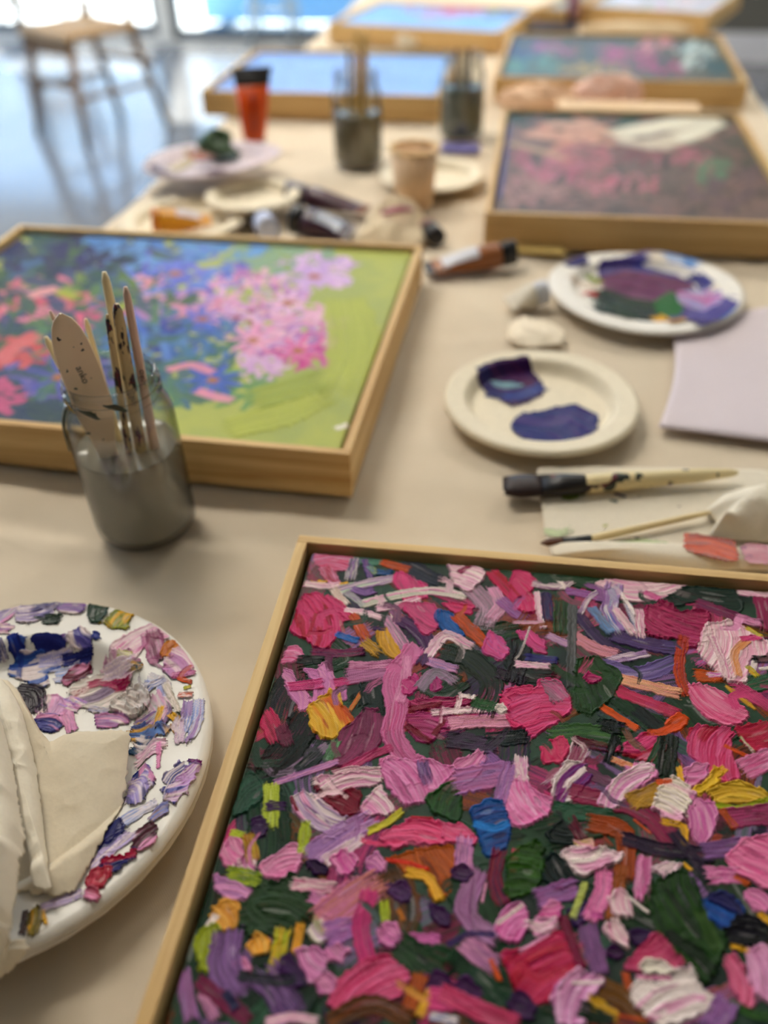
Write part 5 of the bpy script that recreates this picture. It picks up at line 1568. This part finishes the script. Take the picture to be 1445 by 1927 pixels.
# ------------------------------------------------------------------ paint tubes
def tube(label, cap_px, crimp_px, width, mat_body, mat_cap, mat_crimp=None, mat_panel=None, z=(.016, .006), cap_len=.16, flat_end=1.15, group=None, cap_r=.75):
    """squeezed tube lying down: round at the cap, flat and wide at the crimp"""
    A, B = wpt(*cap_px, z[0]), wpt(*crimp_px, z[1]); t = thing('paint_tube', label, 'paint tube', A, group=group)
    d = B - A; dn, u, v = frame_of(d)
    side = Vector((0, 0, 1)).cross(dn).normalized(); up = dn.cross(side) * (1 if dn.cross(side).z > 0 else -1); L = d.length; w = width / 2
    def ring(f, rs, ru): return [d * f + side * (rs * math.cos(2 * math.pi * k / 28)) + up * (ru * math.sin(2 * math.pi * k / 28)) for k in range(28)]
    def loft(name, st, mat):
        V, F = [], []
        for q in st: V += ring(*q)
        for i in range(len(st) - 1):
            for k in range(28): F.append((i * 28 + k, i * 28 + (k + 1) % 28, (i + 1) * 28 + (k + 1) % 28, (i + 1) * 28 + k))
        F.append(tuple(range(27, -1, -1))); F.append(tuple((len(st) - 1) * 28 + k for k in range(28)))
        o = mesh(name, V, F, mat, t)
        bm = bmesh.new(); bm.from_mesh(o.data); bmesh.ops.recalc_face_normals(bm, faces=bm.faces); bm.to_mesh(o.data); bm.free(); return o
    zz = z[0] - .001; h = min(w, zz)
    c = cap_len
    loft('cap', [(0, w * cap_r * .92, h * .92), (.01, w * cap_r, h * .98), (c * .9, w * cap_r, h * .98), (c, w * cap_r * .9, h * .9)], mat_cap)
    loft('tube_body', [(c * .9, w * .4, h * .4), (c * 1.15, w * .9, h * .93), (c * 1.3, w, h), (.5, w * 1.03, h * .86), (.7, w * 1.07, h * .6), (.9, w * flat_end, h * .22), (.93, w * flat_end, h * .14)], mat_body)
    loft('crimp', [(.92, w * flat_end * 1.01, h * .17), (.96, w * flat_end * 1.01, h * .15), (1.0, w * flat_end * 1.01, h * .13)], mat_crimp or mat_body)
    if mat_panel:
        V, F = [], []
        for i in range(9):
            f = .42 + .40 * i / 8; k2 = np.interp(f, [c * 1.3, .5, .7, .9], [1, .86, .6, .22]); ws = np.interp(f, [c * 1.3, .5, .7, .9], [1, 1.03, 1.07, flat_end])
            for k in range(9):
                a = math.radians(35 + 100 * k / 8)
                V.append(d * f + side * (w * ws * 1.012 * math.cos(a)) + up * (h * k2 * math.sin(a) + .0004))
        for i in range(8):
            for k in range(8): F.append((i * 9 + k, i * 9 + k + 1, (i + 1) * 9 + k + 1, (i + 1) * 9 + k))
        o = mesh('label_glint_panel', V, F, mat_panel, t); o['label'] = 'pale panel for printed label and painted highlight'  # printed label on most tubes, a painted highlight on the dark purple one
    return t
tube('brown paint tube with silvery panel and black cap, lying below the brown painting', (970, 474), (800, 506), msize(48, 890, 490), plain('brown_tube', (150, 88, 40), .35), M_BLACK, M_BLACK, plain('silver_panel', (206, 206, 214), .35, .5, .03), z=(.018, .006), cap_len=.16)
tube('worn translucent white tube with white cap, left of the palette plate', (1030, 548), (955, 572), msize(48, 990, 560), plain('milky_tube', (226, 216, 196), .4, .4, .05, 30), M_WHITE_PL, None, None, z=(.017, .006), cap_len=.3)
tube('mustard yellow tube with a white panel lying in the pulp plate', (286, 416), (398, 414), msize(44, 345, 412), plain('mustard_tube', (216, 148, 24), .4), plain('mustard_cap', (206, 120, 30), .4), None, plain('pale_panel', (214, 200, 200), .4), z=(.026, .020), cap_len=.10, cap_r=.95)
tube('plum coloured tube with a brown end, furthest of the dark pile', (540, 360), (690, 396), msize(40, 610, 380), plain('plum_tube', (74, 42, 56), .35, .5, .2), plain('grey_cap', (110, 108, 124), .35), plain('rust_crimp', (128, 76, 44), .4), None, z=(.020, .007), cap_len=.25)
tube('black and purple tube with a painted pale grey highlight, nearest of the dark pile', (548, 412), (662, 440), msize(58, 600, 424), plain('dark_purple_tube', (52, 24, 44), .3, .5, .3, 30), M_BLACK, plain('grey_crimp', (120, 112, 116), .4), plain('pale_highlight', (176, 182, 196), .3), z=(.022, .008), cap_len=.2)  # the pale grey patch is a highlight painted onto the dark tube
tube('small tube with a white cap coloured by a painted bluish reflection beside the dark pile, behind the lilac flowers', (506, 432), (486, 404), msize(44, 500, 420), plain('black_tube_small', (34, 32, 38), .35), plain('blue_sheen_cap', (196, 206, 236), .35), None, None, z=(.019, .007), cap_len=.5, cap_r=.9)  # cap is white plastic, a bluish reflection is put into its colour
tube('tube with a black cap poking out by the corner of the lime green painting', (822, 446), (796, 420), msize(36, 810, 440), plain('pinkish_tube', (196, 150, 150), .4), M_BLACK, None, None, z=(.014, .005), cap_len=.5, cap_r=.95)
# orange tube standing on its cap
oc = wpt(480, 284, 0); t = thing('paint_tube', 'orange paint tube standing upright on its cap before the blue painting', 'paint tube', (oc.x, oc.y, T + .001)); OL = .138
ow = msize(33, 465, 200, .08)
cam2 = Vector((-oc.x, -oc.y, 0)).normalized(); sd_ = Vector((-cam2.y, cam2.x, 0)); lean = sd_ * .010
def oring(f, rs, rd): return [Vector((0, 0, OL * f)) + lean * f + sd_ * (rs * math.cos(2 * math.pi * k / 32)) + cam2 * (rd * math.sin(2 * math.pi * k / 32)) for k in range(32)]
def oloft(name, st, mat):
    V, F = [], []
    for q in st: V += oring(*q)
    for i in range(len(st) - 1):
        for k in range(32): F.append((i * 32 + k, i * 32 + (k + 1) % 32, (i + 1) * 32 + (k + 1) % 32, (i + 1) * 32 + k))
    F.append(tuple(range(31, -1, -1))); F.append(tuple((len(st) - 1) * 32 + k for k in range(32)))
    return mesh(name, V, F, mat, t)
M_ORANGE = plain('orange_tube', (220, 80, 8), .3, .5, .05)
oloft('cap', [(0, ow * .60, ow * .60), (.01, ow * .62, ow * .62), (.13, ow * .62, ow * .62), (.14, ow * .58, ow * .58)], M_BLACK)
oloft('tube_body', [(.13, ow * .4, ow * .4), (.16, ow * .66, ow * .64), (.2, ow * .70, ow * .66), (.5, ow * .84, ow * .5), (.8, ow * .98, ow * .26)], M_ORANGE)
oloft('printed_band', [(.795, ow * .985, ow * .265), (.93, ow * 1.06, ow * .12)], M_BLACK)
oloft('crimp', [(.925, ow * 1.10, ow * .10), (1.0, ow * 1.16, ow * .05)], M_BLACK)
oloft('printed_mark', [(.25, ow * .30, ow * .665), (.5, ow * .34, ow * .52), (.7, ow * .36, ow * .37)], plain('dark_red_mark', (150, 26, 8), .35))
# mauve tube standing by the narrow far painting
mc = wpt(1074, 50); t = thing('paint_tube', 'mauve paint tube standing by the navy tray', 'paint tube', (mc.x, mc.y, T + .001))
lathe('cap', [(.0001, 0), (.016, 0), (.016, .022), (.012, .024), (.0001, .024)], M_BLACK, t, 24)
lathe('tube_body', [(.0001, .0242), (.014, .0242), (.019, .030), (.020, .07), (.021, .12), (.0215, .14), (.0001, .14)], plain('mauve_tube', (170, 130, 150), .4), t, 24)

# ------------------------------------------------------------------ paper cup
cc = wpt(779, 386); CH = .088; cr0, cr1 = msize(33, 779, 386), msize(47, 779, 270, CH)
t = thing('paper_cup', 'cream paper cup standing mid table behind the lime green painting', 'cup', (cc.x, cc.y, T + .001))
lathe('cup_wall', [(.0001, .004), (cr0 * .96, .004), (cr0, 0), (cr0 * 1.01, 0), (cr1 * .985, CH * .96), (cr1 * .96, CH * .96), (cr0 * .985, .0055), (.0001, .0055)], plain('cream_card', (234, 202, 164), .6, .3, .02), t, 64)
lathe('rolled_rim', [(cr1 * .98 + .0022 * math.cos(a), CH * .965 + .0022 * math.sin(a)) for a in np.linspace(0, 2 * math.pi, 13)[:-1]], plain('rim_card', (238, 208, 150), .6), t, 64, closed=True)

# ------------------------------------------------------------------ napkins lying over the near plate
def px_sheet(label, pts, zf, mat, seed, name='paper_napkin', group='white napkins on the near plate', th=.0005, zg=.022, nt=200, nr=34, ragged=.0):
    return sheet(name, pts, zf, mat, None, nr, nt, th, zg, label=label, cat='napkin', group=group, ragged=ragged, seed=seed)
g = TILES['G']
def GP(s): return [(g[0] + float(a.split(',')[0]) / g[2], g[1] + float(a.split(',')[1]) / g[2]) for a in s.split()]
def nz_(x, y, cx, cy, lift):           # height of the plate under a napkin point
    r = np.hypot(x + cx - NEAR_C[0], y + cy - NEAR_C[1])
    return np.where(r < NEAR_R * 1.01, np.maximum(.0056 + zn(np.minimum(r, NEAR_R)) + .0022, .0170), np.clip(.026 - (r - NEAR_R) * .9, .004, .03)) + lift
def creased(x, y, s, f):
    """sharp little folds of soft paper"""
    a = ridged(x, y * .7, f, s) ** 3; b = ridged(x * .8 + y * .5, y - x * .3, f * 2.2, s + 3) ** 3; c = fbm(x * 90, y * 90, s)
    return .60 * a + .30 * b + .10 * c
def px_nap(label, pts, zf, mat, seed, **k):
    P = np.array([wpt(x, y, k.get('zg', .022))[:2] for x, y in pts])
    def zz(x, y, f): return nz_(x, y, zz.c[0], zz.c[1], 0) + zf(x, y, f)
    E = []; n = len(P); nt = k.get('nt', 200)
    for i in range(n):
        a, b, c, d = P[i - 1], P[i], P[(i + 1) % n], P[(i + 2) % n]
        for t in np.linspace(0, 1, max(3, nt // n), endpoint=False):
            E.append(.5 * .5 * (2 * b + (c - a) * t + (2 * a - 5 * b + 4 * c - d) * t * t + (3 * b - a - 3 * c + d) * t ** 3) + .5 * (b + (c - b) * t))
    zz.c = np.array(E).mean(0)
    return px_sheet(label, pts, zz, mat, seed, **k)
px_nap('damp translucent napkin with a torn edge lying flat on the near plate', GP('0,430 60,470 110,560 160,650 205,700 270,668 400,655 470,650 548,662 540,780 525,900 505,1000 470,1080 430,1170 390,1250 350,1330 310,1378 225,1392 150,1380 60,1360 -40,1300 -60,900 -40,560'),
       lambda x, y, f: .0035 * (1 - f ** 4) + .0045 * creased(x, y, 5, 14) * (1 - f ** 6), M_TISSUE_THIN, 5, ragged=.003, nt=320, nr=70)
px_nap('creased white napkin fold standing over the damp one', GP('-30,420 30,470 80,560 120,700 150,850 170,1000 190,1180 230,1370 160,1360 130,1240 100,1100 60,900 20,760 -40,640'),
       lambda x, y, f: .009 + .007 * (1 - f ** 2) + .007 * creased(x, y, 9, 22) * (1 - f ** 6), M_TISSUE, 9, zg=.03, nt=320, nr=40, ragged=.002)
px_nap('large bunched white napkin at the left edge over the near plate', GP('-60,560 0,600 50,760 80,900 100,1040 122,1160 118,1320 112,1420 90,1560 60,1640 0,1720 -80,1740 -160,1500 -180,1000 -120,640'),
       lambda x, y, f: .026 + .014 * (1 - f ** 2.5) + .030 * creased(x, y, 13, 13) * (1 - f ** 6), M_TISSUE, 13, zg=.035, nt=420, nr=70, ragged=.003)
px_nap('lower white napkin corner drooping over the rim of the near plate', GP('-120,1560 0,1600 60,1600 118,1590 125,1620 90,1660 40,1700 -10,1730 -120,1800'),
       lambda x, y, f: .002 + .004 * (1 - f ** 2) + .006 * creased(x, y, 21, 18) * (1 - f ** 6), M_TISSUE, 21, zg=.022, nt=240, nr=30, ragged=.002)
# ------------------------------------------------------------------ table and drop cloth
TX0, TX1, TY0, TY1 = -.640, .455, -.55, 3.95
t = thing('table', 'long trestle table under the cream cloth', 'table', ((TX0 + TX1) / 2, (TY0 + TY1) / 2, 0))
hx, hy = (TX1 - TX0) / 2, (TY1 - TY0) / 2
M_TOP = wood('table_wood', (206, 176, 128), (176, 140, 92), 'y')
box('tabletop', -hx + .01, hx - .01, -hy + .01, hy - .01, T - .044, T - .0180, M_TOP, t, .002)
for sx in (-1, 1):
    for sy in (-1, 0, 1):
        box('leg', sx * (hx - .06) - .022, sx * (hx - .06) + .022, sy * (hy - .12) - .022, sy * (hy - .12) + .022, 0.0, T - .044, M_TOP, t, .002)
    box('apron', sx * (hx - .06) - .011, sx * (hx - .06) + .011, -hy + .145, hy - .145, T - .11, T - .044, M_TOP, t)
# cloth: fine over the near part, hanging a little over the edges
def cloth_z(x, y):
    z = -.0050 + .0050 * (fbm(x * 5 + .35 * y * 5, y * 9, 31, 3) - .5)
    z += .0050 * (ridged(x + .25 * y, y * 1.6 - .2 * x, 3.2, 41) - .6)
    z += .0040 * (ridged(x * .9 + y * .5, y * .8 - x * .35, 8.0, 61) ** 3 - .5)
    z -= .0015
    a = wpt(0, 988); b = wpt(560, 1012)                   # long soft fold in front of the jar
    dx, dy = b.x - a.x, b.y - a.y; L = math.hypot(dx, dy)
    s = ((x - a.x) * -dy + (y - a.y) * dx) / L; along_ = ((x - a.x) * dx + (y - a.y) * dy) / L
    z += .0034 * np.exp(-((s + .012 + .006 * np.sin(along_ * 14)) / .012) ** 2) * sstep(.62, .35, along_)
    return np.minimum(z, .0004)
xs = np.concatenate([np.linspace(TX0, TX1, 150)]); ys = np.concatenate([np.linspace(TY0, 1.6, 260), np.linspace(1.62, TY1, 100)])
X, Y = np.meshgrid(xs, ys); Z = cloth_z(X, Y)
V = np.stack([X, Y, Z + T], -1)
# skirts: extra rows hanging down
rows = [V]
def hang(V, axis, sign, n=8, drop=.16):
    idx = {('x', -1): (slice(None), 0), ('x', 1): (slice(None), -1), ('y', -1): (0, slice(None)), ('y', 1): (-1, slice(None))}[(axis, sign)]
    e = V[idx]; out = []
    for k in range(1, n + 1):
        f = k / n; p = e.copy(); q = .010 * (1 - (1 - min(1, f * 4)) ** 2) + .012 * f * np.sin(13 * (p[:, 1] if axis == 'x' else p[:, 0]))
        p[:, 0 if axis == 'x' else 1] += sign * q; p[:, 2] = e[:, 2] - drop * f; out.append(p)
    return out
L_ = hang(V, 'x', -1); R_ = hang(V, 'x', 1)
V2 = np.concatenate([np.stack(L_[::-1], 1), V, np.stack(R_, 1)], 1)
ny, nx = V2.shape[:2]; idx = np.arange(ny * nx).reshape(ny, nx)
F = np.stack([idx[:-1, :-1], idx[:-1, 1:], idx[1:, 1:], idx[1:, :-1]], -1).reshape(-1, 4)
ck = mesh('drop_cloth', V2.reshape(-1, 3).tolist(), F.tolist(), M_CLOTH)
tag(ck, 'cream calico drop cloth spread over the whole table', 'cloth')
mo = ck.modifiers.new('thickness', 'SOLIDIFY'); mo.thickness = .0006; mo.offset = -1

# ------------------------------------------------------------------ the room
def struct(o): o['kind'] = 'structure'; return o
RX0, RX1, RY0, RY1, RZ = -5.2, 3.0, -2.6, 6.35, 3.0
def concrete():
    t = NT('polished_concrete'); setp(t, .15, .45)
    n1 = t.n('ShaderNodeTexNoise', Scale=1.3, Detail=6.0); t.l(t.coords(), n1.inputs['Vector'])
    r = t.ramp(n1.outputs['Fac'], [(.3, lin(108, 108, 110)), (.7, lin(128, 127, 127))])
    t.l(r.outputs['Color'], t.b.inputs['Base Color'])
    return t.m
struct(box('floor', RX0 - .2, RX1 + .2, RY0 - .2, RY1 + .2, -.1, 0.0, concrete()))
M_WALLW = plain('white_plaster', (226, 222, 212), .85, .2, .02, 3)
M_WALLG = plain('dark_grey_panel', (92, 90, 84), .7, .3, .04, 3)
struct(box('ceiling', RX0 - .15, RX1 + .15, RY0 - .15, RY1 + .15, RZ, RZ + .1, M_WALLW))
struct(box('wall_right', RX1, RX1 + .15, RY0, RY1, 0, RZ, M_WALLW))
struct(box('wall_front', RX0, RX1, RY0 - .15, RY0, 0, RZ, plain('warm_grey_wall', (84, 74, 64), .85, .2, .02, 3)))
# left wall with two wide window openings
def wall_with_holes(name, axis, at, a0, a1, holes, mat, th=.15):
    bm = bmesh.new(); cur = a0
    def put(p, q, z0, z1):
        if q - p < 1e-4 or z1 - z0 < 1e-4: return
        if axis == 'x': add_box(bm, at, at + th, p, q, z0, z1)
        else: add_box(bm, p, q, at, at + th, z0, z1)
    for (p, q, z0, z1) in holes:
        put(cur, p, 0, RZ); put(p, q, 0, z0); put(p, q, z1, RZ); cur = q
    put(cur, a1, 0, RZ)
    return struct(bm_obj(name, bm, mat))
wall_with_holes('wall_left', 'x', RX0 - .15, RY0, RY1, [(1.4, 3.5, .5, 2.6), (3.8, 6.0, .5, 2.6)], M_WALLW)
XG = .92                                              # where the dark wall starts
wall_with_holes('wall_back', 'y', RY1, RX0, XG, [(-4.9, -2.72, .06, 1.25), (-2.62, XG - .1, .03, 2.55)], M_WALLW)
struct(box('wall_dark', XG, RX1, RY1 - .25, RY1, .16, RZ, M_WALLG, None))
struct(box('baseboard_dark', XG - .02, RX1, RY1 - .30, RY1 - .001, 0, .16, plain('white_skirting', (206, 206, 212), .5)))
M_ALU = plain('dark_aluminium', (70, 78, 88), .4, .5, .03)
M_PANE = glass_mat('window_glass', (.96, .98, .97))
def glazing(name, x0, x1, z0, z1, mull):
    fr = bmesh.new(); w = .05; y0, y1 = RY1 + .03, RY1 + .09
    add_box(fr, x0, x1, y0, y1, z0, z0 + .06); add_box(fr, x0, x1, y0, y1, z1 - .06, z1)
    add_box(fr, x0, x0 + w, y0, y1, z0, z1); add_box(fr, x1 - w, x1, y0, y1, z0, z1)
    for m in mull: add_box(fr, m - w / 2, m + w / 2, y0, y1, z0, z1)
    o = struct(bm_obj(name, fr, M_ALU)); 
    p = box('glass_pane', x0 + w, x1 - w, RY1 + .056, RY1 + .064, z0 + .06, z1 - .06, M_PANE, o)
    return o
glazing('window_1', -4.9, -2.72, .06, 1.25, [-3.8])
glazing('door_1', -2.62, XG - .1, .03, 2.55, [-.9])
# what lies outside: paving and a pale blue pool cover of a street awning
struct(box('ground_paving', -14, 9, RY1 + .15, 24, -.12, -.02, plain('sunlit_paving', (214, 210, 200), .8, .3, .05, 2)))
struct(box('exterior_wall', -24, 14, 15, 15.3, -.05, 3.6, plain('white_render', (236, 234, 228), .85, .2, .02, 1)))
tb = thing('blue_board', 'pale blue board standing outside the glass door', 'board', (-1.55, RY1 + .9, -.02))
box('panel', -1.15, 1.35, -.02, .02, .02, 1.25, plain('sky_blue_board', (120, 180, 232), .4), tb, .004)
box('foot', -1.0, -.9, -.25, .25, 0, .02, M_ALU, tb); box('foot', 1.1, 1.2, -.25, .25, 0, .02, M_ALU, tb)

# ------------------------------------------------------------------ wooden chairs
M_CH = wood('chair_wood', (140, 104, 64), (98, 70, 40), 'z')
M_SEAT = wood('chair_seat', (196, 160, 116), (160, 124, 80), 'x')
def chair(label, loc, rz, group):
    t = thing('wooden_chair', label, 'chair', loc, rz, group); h = .46
    for sx in (-1, 1):
        rod('leg', [((sx * .215, .235, 0), .017), ((sx * .165, .17, h), .022)], M_CH, t, 12)
        rod('rear_leg', [((sx * .21, -.27, 0), .018), ((sx * .17, -.17, h), .022), ((sx * .165, -.20, h + .2), .021), ((sx * .15, -.27, h + .5), .016)], M_CH, t, 12)
        rod('stretcher', [((sx * .20, .21, .22), .011), ((sx * .20, -.24, .22), .011)], M_CH, t, 10)
    rod('stretcher', [((-.20, .215, .27), .013), ((.20, .215, .27), .013)], M_CH, t, 10)
    rod('stretcher', [((-.20, -.245, .3), .012), ((.20, -.245, .3), .012)], M_CH, t, 10)
    box('seat', -.205, .205, -.19, .205, h - .005, h + .03, M_SEAT, t, .01)
    box('seat_rail', -.165, .165, .16, .185, h - .07, h - .005, M_CH, t, .003)
    for z, y in ((.25, -.215), (.36, -.24), (.46, -.262)):
        box('back_slat', -.152, .152, y - .008, y + .008, h + z - .026, h + z + .026, M_CH, t, .003)
    return t
f1 = wpt(166, 284, -T); f0 = wpt(36, 244, -T)
ang = math.atan2(f0.y - f1.y, f0.x - f1.x)
c1 = chair('wooden chair on the concrete floor left of the table, nearer one', (0, 0, 0), 0, 'wooden chairs on the concrete floor')
c1.rotation_euler.z = ang
ca_, sa_ = math.cos(ang), math.sin(ang)
c1.location = (f1.x - (-.215 * ca_ - .235 * sa_), f1.y - (-.215 * sa_ + .235 * ca_), 0)
c2 = c1.copy(); COL.objects.link(c2); c2['label'] = 'second wooden chair near the window, behind the first'
for ch in list(c1.children):
    k = ch.copy(); COL.objects.link(k); k.parent = c2
p = wpt(138, 58, -T); c2.location = (p.x - .1, p.y - .25, 0); c2.rotation_euler.z = 2.4
# pale grey stool whose one leg shows before the far blue painting
p = wpt(553, 88, -T)
t = thing('metal_stool', 'pale grey metal stool with splayed legs near the glass door', 'stool', (p.x - .16, p.y + .12, 0))
M_PG = plain('pale_grey_metal', (176, 182, 180), .4, .5, .03)
lathe('seat', [(.0001, .70), (.16, .70), (.17, .71), (.17, .725), (.16, .735), (.0001, .735)], M_PG, t, 40)
for a in (-40, 50, 140, 230):
    ca, sa = math.cos(math.radians(a)), math.sin(math.radians(a))
    rod('leg', [((.215 * ca, .215 * sa, 0), .017), ((.11 * ca, .11 * sa, .702), .014)], M_PG, t, 12)
rod('foot_ring', [((.185 * math.cos(a), .185 * math.sin(a), .22), .008) for a in np.linspace(0, 2 * math.pi, 33)], M_PG, t, 8)

# ------------------------------------------------------------------ ceiling lamps
M_LAMP = bpy.data.materials.new('lamp_diffuser'); M_LAMP.use_nodes = True
_b = M_LAMP.node_tree.nodes['Principled BSDF']; _b.inputs['Emission Color'].default_value = (1, .93, .82, 1); _b.inputs['Emission Strength'].default_value = LAMP
def area(name, loc, size, energy, rgb, rot=(0, 0, 0), portal=False):
    l = bpy.data.lights.new(name, 'AREA'); l.shape = 'RECTANGLE'; l.size, l.size_y = size; l.energy = energy; l.color = rgb
    o = bpy.data.objects.new(name, l); o.location = loc; o.rotation_euler = rot; COL.objects.link(o)
    if portal: l.cycles.is_portal = True
    return o
for (x, y) in LAMPS_AT:
    t = thing('ceiling_light', 'long ceiling light panel above the table', 'ceiling light', (x, y, RZ), group='ceiling light panels')
    box('housing', -.62, .62, -.17, .17, -.05, 0, M_WHITE_PL, t, .004)
    box('diffuser', -.60, .60, -.15, .15, -.056, -.05, M_LAMP, t)
area('portal_back', ((-4.9 + XG) / 2, RY1 + .14, 1.3), (XG + 4.9, 2.5), 1, (1, 1, 1), (math.radians(-90), 0, 0), True)
area('portal_left', (RX0 - .14, 3.7, 1.55), (2.1, 4.6), 1, (1, 1, 1), (0, math.radians(-90), 0), True)

# ------------------------------------------------------------------ sky and sun
wd = bpy.data.worlds.new('sky'); SC.world = wd; wd.use_nodes = True
nt = wd.node_tree; bg = nt.nodes['Background']
tc = nt.nodes.new('ShaderNodeTexCoord'); sx = nt.nodes.new('ShaderNodeSeparateXYZ'); rp = nt.nodes.new('ShaderNodeValToRGB')
nt.links.new(tc.outputs['Generated'], sx.inputs[0]); nt.links.new(sx.outputs['Z'], rp.inputs['Fac']); nt.links.new(rp.outputs['Color'], bg.inputs['Color'])
e = rp.color_ramp.elements; e[0].position = 0.0; e[0].color = (.80, .90, 1, 1); e[1].position = .4; e[1].color = (.24, .52, 1.0, 1)
bg.inputs['Strength'].default_value = SKY
sn = bpy.data.lights.new('sun', 'SUN'); sn.energy = SUN; sn.angle = math.radians(1.0); sn.color = (1, .95, .86)
so = bpy.data.objects.new('sun', sn); COL.objects.link(so); so.location = (-3, 12, 9)
so.rotation_euler = Vector((.25, -.8, -1)).to_track_quat('-Z', 'Y').to_euler()

# ------------------------------------------------------------------ camera
cd = bpy.data.cameras.new('camera'); cam_o = bpy.data.objects.new('camera', cd); COL.objects.link(cam_o)
cd.sensor_fit = 'HORIZONTAL'; cd.sensor_width = 36; cd.lens = 36 * FPX / 1445; cd.clip_start = .02; cd.clip_end = 200
r_ = Vector((1, 0, 0)); u_ = Vector((0, math.sin(PITCH), math.cos(PITCH)))
cr_, sr_ = math.cos(ROLL), math.sin(ROLL)
Xc = r_ * cr_ + u_ * sr_; Yc = u_ * cr_ - r_ * sr_; Zc = Xc.cross(Yc)
Mc = Matrix.Rotation(YAW, 4, 'Z') @ Matrix((Xc, Yc, Zc)).transposed().to_4x4()
Mc.translation = (0, 0, T + HC); cam_o.matrix_world = Mc
cd.dof.use_dof = True; cd.dof.focus_distance = FOCUS; cd.dof.aperture_fstop = cd.lens / 1000 / APERTURE
SC.camera = cam_o
vs = SC.view_settings; vs.view_transform = 'Standard'; vs.look = 'None'; vs.gamma = 1; vs.use_curve_mapping = False; vs.exposure = EXPOSURE
SC.cycles.max_bounces = 10; SC.cycles.transparent_max_bounces = 16; SC.cycles.sample_clamp_indirect = 6
SC.cycles.use_denoising = True; SC.cycles.sampling_pattern = 'TABULATED_SOBOL'
